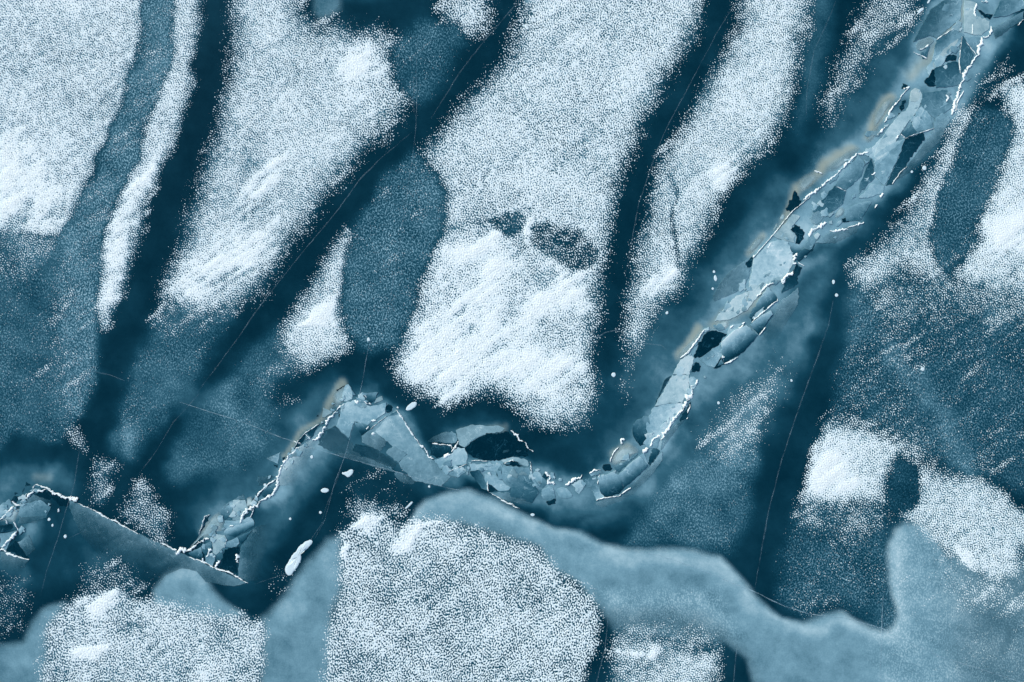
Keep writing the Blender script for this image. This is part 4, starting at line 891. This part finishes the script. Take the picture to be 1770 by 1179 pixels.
SEAMS = [  # tile, width, points
    ('A', 4, [(230, 400), (300, 330), (340, 290), (465, 270)]), ('A', 4.5, [(465, 270), (580, 315), (700, 360), (790, 385)]), ('A', 6, [(700, 355), (760, 380), (800, 380)]),
    ('A', 2.4, [(800, 410), (900, 455), (980, 490), (1060, 545), (1180, 595), (1330, 680), (1410, 720)]), ('A', 3, [(10, 580), (90, 490), (150, 440)]),
    ('A', 5, [(20, 850), (100, 790), (180, 700)]), ('A', 3.5, [(0, 890), (70, 900)]), ('A', 5, [(65, 925), (110, 935), (180, 955)]), ('A', 1.5, [(180, 955), (300, 985)]), ('A', 2, [(60, 580), (75, 620)]), ('A', 3, [(600, 500), (610, 460)]),
    ('A', 2.5, [(330, 250), (375, 220), (440, 250), (520, 270)]), ('A', 2, [(145, 600), (185, 690)]), ('A', 2.5, [(130, 390), (170, 430), (210, 440)]),
    ('B', 2.6, [(0, 695), (60, 730), (150, 770)]), ('B', 9, [(140, 778), (200, 775), (255, 775)]), ('B', 4, [(260, 780), (330, 740), (430, 650), (480, 660)]), ('B', 5, [(500, 750), (470, 800), (450, 835)]),
    ('B', 3, [(540, 950), (600, 870)]), ('B', 2.5, [(640, 740), (660, 660)]), ('B', 6, [(770, 810), (760, 850), (775, 900)]), ('B', 4, [(790, 490), (840, 380), (860, 370)]),
    ('B', 6, [(840, 400), (900, 340), (980, 300), (1000, 280)]), ('B', 4.5, [(980, 290), (1040, 250), (1110, 230), (1170, 140), (1180, 40)]), ('B', 3, [(900, 440), (930, 350)]), ('B', 1.6, [(380, 610), (440, 430), (490, 410)]),
    ('B', 2.5, [(280, 840), (420, 890), (520, 950), (700, 1000), (880, 1105)]), ('B', 3, [(690, 520), (730, 520)]), ('B', 2.4, [(930, 270), (1000, 180), (1100, 90), (1170, 40)]), ('B', 3, [(420, 850), (415, 880)]),
    ('C', 4, [(240, 1179), (240, 1080), (290, 960), (340, 880), (410, 820), (460, 800)]), ('C', 5, [(590, 710), (650, 680), (690, 620), (720, 550), (760, 490), (800, 440)]), ('C', 2.5, [(800, 440), (850, 400), (910, 340)]),
    ('C', 7, [(1020, 315), (1060, 310)]), ('C', 3, [(1090, 300), (1140, 330), (1190, 350)]), ('C', 2, [(1130, 250), (1137, 280)]), ('C', 3, [(1185, 517), (1240, 515)]), ('C', 2, [(1145, 605), (1165, 570)]),
    ('C', 1.4, [(520, 650), (570, 700)]), ('C', 1.6, [(400, 720), (470, 745)]), ('C', 1.2, [(410, 790), (440, 720), (520, 635), (660, 545)]), ('C', 1.0, [(1180, 600), (1260, 530), (1350, 465)]), ('C', 4, [(1195, 650), (1220, 648)]),
    ('D', 2.6, [(620, 345), (700, 460), (740, 520), (800, 620), (850, 690)]), ('D', 3.2, [(850, 690), (900, 740), (950, 820), (1000, 850)]), ('D', 2, [(985, 682), (1080, 695), (1180, 705), (1190, 760)]), ('D', 4, [(1180, 770), (1230, 700)]), ('D', 1.6, [(1230, 700), (1250, 660)]), ('D', 5, [(1100, 825), (1165, 790)]), ('D', 4, [(635, 310), (640, 330)]),
    ('E', 4, [(960, 200), (1020, 250), (1075, 315)]), ('E', 3.4, [(1100, 320), (1140, 380), (1190, 415)]), ('E', 2.2, [(1160, 520), (1162, 610)]), ('E', 1.2, [(560, 510), (640, 508), (720, 516)]), ('E', 1.2, [(890, 537), (970, 503)]), ('E', 1.4, [(725, 710), (732, 835)]), ('E', 4, [(975, 495), (985, 515)]),
    ('E', 3.5, [(1310, 620), (1355, 670), (1345, 705)]), ('E', 4, [(1330, 735), (1410, 745)]), ('E', 2.2, [(860, 905), (930, 940), (990, 965)]), ('E', 1.0, [(320, 620), (510, 540)]), ('E', 1.4, [(740, 830), (900, 925), (1050, 1000)]),
    ('F', 5, [(340, 700), (400, 650), (450, 625), (510, 605)]), ('F', 4.5, [(150, 650), (220, 690)]), ('F', 4, [(905, 280), (910, 240), (940, 235)]), ('F', 2.2, [(790, 460), (810, 400), (880, 310)]), ('F', 6, [(1120, 350), (1165, 360)]), ('F', 2.6, [(580, 575), (640, 545), (690, 545)]), ('F', 3.2, [(1205, 300), (1220, 230), (1300, 190)]), ('F', 1.8, [(680, 590), (665, 690)]), ('F', 2, [(880, 810), (1000, 720)]), ('F', 1.6, [(650, 850), (740, 825), (880, 808)]),
    ('G', 5.5, [(600, 1060), (700, 910), (820, 740), (890, 640)]), ('G', 9, [(870, 660), (905, 630), (920, 600)]), ('G', 4, [(920, 600), (915, 520)]), ('G', 3.4, [(490, 1130), (510, 1070), (590, 1015)]), ('G', 3, [(960, 500), (978, 450)]), ('G', 2.5, [(900, 512), (945, 512)]), ('G', 4, [(210, 1100), (200, 1062), (235, 1060)]), ('G', 4.5, [(415, 1165), (470, 1170)]), ('G', 2.2, [(800, 230), (870, 190), (940, 90), (1000, 15)]), ('G', 2.6, [(875, 790), (900, 700)]), ('G', 1.6, [(862, 850), (870, 830)]),
    ('H', 3.6, [(990, 430), (1050, 360), (1100, 310), (1160, 290)]), ('H', 5, [(1245, 290), (1290, 230), (1350, 180)]), ('H', 2, [(935, 690), (1050, 590), (1200, 470), (1195, 450)]), ('H', 1.6, [(1015, 820), (1080, 740)]), ('H', 2, [(660, 1112), (730, 1085), (800, 1045)]), ('H', 7, [(630, 1055), (655, 1060)]), ('H', 4, [(715, 745), (740, 715)]), ('H', 4, [(810, 760), (865, 690)]), ('H', 2, [(220, 1050), (290, 990), (450, 770), (490, 765)]), ('H', 4, [(945, 15), (970, 10)]),
    ('I', 5, [(895, 650), (900, 590), (920, 570)]), ('I', 4, [(1045, 410), (1080, 330), (1140, 320)]), ('I', 5, [(1130, 322), (1180, 300), (1225, 265)]), ('I', 3, [(600, 540), (670, 470)]), ('I', 4, [(480, 600), (495, 605)]), ('I', 4.5, [(780, 890), (830, 810), (890, 765)]), ('I', 2, [(940, 670), (1000, 710)]), ('I', 3, [(885, 680), (920, 680)]), ('I', 1.2, [(500, 600), (650, 430), (880, 150), (1060, 0)]),
    ('J', 4.5, [(280, 740), (350, 700), (450, 620)]), ('J', 3.4, [(450, 620), (550, 530), (680, 420)]), ('J', 4.2, [(680, 410), (760, 340), (840, 275)]), ('J', 4, [(840, 272), (900, 262), (945, 257)]), ('J', 4, [(555, 1060), (640, 1050), (740, 1035)]), ('J', 4, [(740, 1030), (800, 1005), (900, 965)]), ('J', 4.5, [(1060, 705), (1100, 680)]), ('J', 2.4, [(1015, 825), (1040, 790)]), ('J', 2.6, [(985, 490), (1010, 455)]), ('J', 3, [(1235, 120), (1255, 85)]), ('J', 1.4, [(1190, 580), (1260, 470), (1340, 400)]), ('J', 2.6, [(400, 440), (475, 470)]), ('J', 1.4, [(620, 600), (720, 650)]),
    ('K', 3, [(330, 670), (400, 590)]), ('K', 2.4, [(400, 540), (480, 400), (560, 290)]), ('K', 3.5, [(600, 205), (660, 185)]), ('K', 4.6, [(1095, 465), (1110, 350), (1160, 210)]), ('K', 5, [(1160, 210), (1210, 90), (1240, 0)]), ('K', 2, [(1125, 425), (1160, 310), (1210, 220)]), ('K', 3.4, [(1030, 330), (1055, 295), (1030, 258)]), ('K', 1.5, [(560, 290), (600, 240), (650, 190)]), ('K', 1.2, [(620, 705), (700, 670), (910, 600)]), ('K', 1.2, [(570, 660), (620, 705)]),
    ('L', 4.5, [(790, 790), (830, 700), (870, 660)]), ('L', 3.2, [(870, 660), (920, 590), (950, 565)]), ('L', 5, [(940, 570), (960, 460), (990, 385)]), ('L', 3.4, [(990, 385), (1050, 375), (1080, 320), (1070, 270)]), ('L', 1.2, [(760, 750), (752, 600), (780, 380)]), ('L', 1, [(820, 430), (920, 560)]), ('L', 4, [(920, 170), (900, 100), (925, 40)]), ('L', 5, [(980, 20), (1040, 30)]), ('L', 1.2, [(520, 405), (610, 345), (700, 290)]), ('L', 1.4, [(880, 350), (886, 250)]), ('L', 1.6, [(1350, 260), (1400, 200)]), ('L', 2.2, [(290, 530), (370, 570), (420, 600)]), ('L', 2, [(350, 510), (440, 460)]),
]
for i, (t, w, pts) in enumerate(SEAMS):
    ribbon('snow_seam', tile(t, pts), w * .92, M_SNOW, RIDGES[RID[t]], .055 if t in 'FH' else .04, .004 + .003 * w, 1.0, seed=500 + i, rough=.5, step=1.0)

# ------------------------------------------------------------------ hairline cracks frozen into the sheet
CRACKS = [
    (1.6, .5, [(722, 60), (720, 109), (721, 165), (719, 220), (716, 251), (710, 290), (704, 329), (690, 430), (670, 540), (648, 600)]),
    (2.6, .28, [(905, -60), (890, 10), (850, 55), (800, 118), (770, 165), (745, 205)]), (1.8, .4, [(713, 228), (660, 272), (622, 310), (585, 362), (520, 440), (450, 528), (400, 600), (340, 680)]),
    (1.8, .35, [(1290, -50), (1272, 5), (1240, 55), (1190, 150), (1150, 225), (1125, 290), (1105, 350), (1095, 400), (1080, 480)]),
    (1.4, .6, [(640, 585), (637, 600), (628, 651), (620, 690), (610, 740), (596, 790), (579, 833), (562, 898), (545, 930)]), (1.2, .35, [(590, 810), (570, 860), (556, 900)]),
    (1.8, .55, [(312, 695), (373, 715), (424, 731), (477, 753), (535, 773), (592, 790), (687, 816), (772, 843), (830, 855)]),
    (1.8, .6, [(1060, 945), (1073, 949), (1137, 959), (1188, 976), (1239, 996), (1304, 1023), (1354, 1047), (1401, 1062), (1456, 1067), (1524, 1086), (1551, 1101), (1625, 1135), (1693, 1156), (1775, 1182), (1880, 1210)]),
    (1.8, .45, [(1526, 1030), (1524, 1086), (1520, 1179), (1515, 1260)]), (1.8, .45, [(1440, 520), (1432, 563), (1408, 631), (1388, 685), (1364, 756), (1350, 800), (1335, 860), (1327, 891), (1314, 962), (1305, 1017)]),
    (1.6, .5, [(1053, 1037), (1050, 1080), (1046, 1118), (1032, 1176), (1020, 1250)]), (1.6, .5, [(1276, 1110), (1273, 1125), (1268, 1176), (1262, 1240)]),
    (1.8, .4, [(138, 700), (137, 780), (130, 830), (125, 849), (117, 871), (102, 925), (81, 986), (70, 1030)]), (1.4, .4, [(1722, 200), (1705, 250), (1690, 290), (1675, 335)]),
    (2.2, .25, [(1446, 0), (1425, 50), (1408, 85), (1396, 150), (1393, 200)]), (2.2, .55, [(1031, 585), (1046, 575), (1070, 570)]), (1.8, .5, [(1104, 593), (1144, 597), (1152, 605)]),
    (1.6, .6, [(1542, 648), (1560, 626), (1578, 604)]), (1.4, .4, [(1592, 620), (1586, 700), (1580, 760)]), (1.6, .3, [(240, 820), (270, 780), (300, 730), (345, 680)]), (1.4, .5, [(715, 130), (716, 200)]), (1.4, .35, [(380, 780), (430, 720), (470, 660)]),
    (1.4, .4, [(1740, 650), (1770, 635)]), (1.8, .4, [(150, 640), (190, 648), (215, 658)]), (1.2, .3, [(120, 930), (150, 915), (175, 905)]), (1.4, .35, [(560, 900), (500, 990), (440, 1010)]),
]
for i, (w, cv, pts) in enumerate(CRACKS):
    ribbon('hairline_crack', pts, w * .8, M_CRACK, sheet, .024 if i in (4, 6, 7, 8) else .008, .003, cv * (.9 if i in (6, 7, 8) else .55 if i == 4 else .38), rough=.29, seed=900 + i, step=3.0)

# ------------------------------------------------------------------ single snow lumps on bare ice
def lump(pts, label, hh=.04, rnd=1):
    if area(pts) > 0: pts = pts[::-1]
    p = roughen(chaikin(pts, rnd), 2.2, .45); n = len(p); cx = sum(x for x, _ in p) / n; cy = sum(y for _, y in p) / n
    root = (cx, cy); co = []; rings = [(1.0, 0), (.9, .75), (.74, .95), (.4, 1.0)]
    # each ring shrinks towards the nearest point of the lump's own spine
    for f, hz in rings:
        for i, (x, y) in enumerate(p):
            a = p[i - 1]; b = p[(i + 1) % n]; nx, ny = (b[1] - a[1]), -(b[0] - a[0]); L = math.hypot(nx, ny) + 1e-9
            k = (1 - f)
            xx = x + (cx - x) * k * random.uniform(.8, 1.2); yy = y + (cy - y) * k
            co.append((xx, yy, .012 + .28 * hh * hz * (1 + random.uniform(-.18, .18)) if hz else .004))
    co.append((cx, cy, .012 + .28 * hh)); q, t = [], []
    for r in range(3):
        for i in range(n): j = (i + 1) % n; q.append((r * n + i, r * n + j, (r + 1) * n + j, (r + 1) * n + i))
    for i in range(n): t.append((3 * n + i, 3 * n + (i + 1) % n, 4 * n))
    xy = [wx(c[:2]) for c in co]; x0, y0 = wx(root)
    me_co = [(a[0] - x0, a[1] - y0, c[2]) for a, c in zip(xy, co)]
    o = np_mesh('snow_lump', me_co, np.array(t), M_SNOW, dict(depth=np.full(len(co), .55)), quads=np.array(q)); o.location = (x0, y0, 0)
    return tag(o, label, 'snow lump', 'snow lumps on bare ice')
def dot(x, y, r, label, s=0):
    rr = random.Random(int(x * 7 + y))
    return lump([(x + r * rr.uniform(.75, 1.2) * math.cos(a), y + r * 1.1 * rr.uniform(.75, 1.2) * math.sin(a)) for a in [k * math.pi / 4 for k in range(8)]], label, .012 * r, 1)
lump([(701, 707), (707, 699), (717, 694), (721, 696), (719, 703), (710, 709), (703, 710)], 'leaf shaped snow lump right of the centre ridge peak')
lump([(589, 817), (600, 815), (606, 811), (611, 812), (610, 819), (602, 826), (597, 822)], 'arrow shaped snow lump beside the crack below the centre ridge')
lump([(554, 847), (560, 843), (568, 845), (569, 849), (563, 852), (556, 851)], 'small oval snow lump below the arrow shaped lump', .04)
lump([(492, 983), (498, 972), (505, 960), (512, 953), (517, 944), (528, 936), (538, 932), (541, 938), (532, 947), (524, 952), (520, 958), (521, 967), (515, 979), (508, 989), (500, 996), (494, 991)], 'big elongated snow lump with a narrow neck beside the pale ice lobe', .06)
lump([(700, 879), (706, 872), (712, 866), (714, 869), (708, 875), (702, 880)], 'thin snow sliver above the bottom centre snow field', .03, 1)
lump([(1234, 477), (1237, 475), (1240, 482), (1238, 487), (1234, 484)], 'drop shaped snow lump left of the long ridge', .04, 1)
lump([(1438, 484), (1443, 484), (1443, 490), (1439, 492)], 'small snow lump right of the long ridge, upper of two', .04, 1)
lump([(1586, 20), (1590, 15), (1596, 13), (1597, 17), (1592, 20), (1588, 25)], 'bean shaped snow lump beside the ridge at the top right', .05, 1)
lump([(1602, 5), (1605, 0), (1609, -3), (1607, 3), (1604, 7)], 'snow lump cut by the top edge at upper right', .04, 1)
lump([(917, 888), (922, 887), (925, 890), (921, 893), (917, 891)], 'snow lump on the crack above the long pale tongue', .03, 1)
for x, y, r, lb in [(1061, 648, 4, 'round snow lump on dark ice right of the central snow field'), (1234, 470, 2.4, 'tiny snow lump above the drop shaped one'), (1232, 499, 2.2, 'tiny snow lump below the drop shaped one'), (1446, 510, 3, 'small snow lump right of the long ridge, lower of two'),
                    (1598, 291, 4, 'round snow lump at the right foot of the long ridge'), (539, 790, 3.2, 'round snow lump on pale ice below the centre ridge'), (502, 897, 2.4, 'small round snow lump on dark ice left of the crack'), (554, 886, 2.4, 'small round snow lump beside the crack at the bottom snow field'),
                    (113, 927, 3.2, 'largest of three round lumps inside the left ridge'), (85, 898, 2.6, 'upper of three round lumps inside the left ridge'), (91, 908, 2.2, 'middle of three round lumps inside the left ridge'), (637, 587, 3.4, 'pale snow lump on the crack at the foot of the grey lens'),
                    (645, 750, 3, 'round snow lump on the plates at the centre ridge'), (1595, 638, 3.4, 'round snow lump on frosted ice at right'), (458, 838, 2.6, 'round snow lump left of the rising ridge'), (1153, 541, 2.6, 'round snow lump beside the ridge at the long snow strip'), (1576, 297, 2.2, 'snow lump in the row right of the long ridge, lower one'), (1368, 658, 2.2, 'tiny snow lump right of the diagonal snow scatter'), (1242, 697, 2.6, 'small snow lump below the long ridge beside the diagonal scatter'), (742, 841, 2.2, 'tiny snow lump on dark ice above the long pale tongue')]:
    dot(x, y, r, lb)
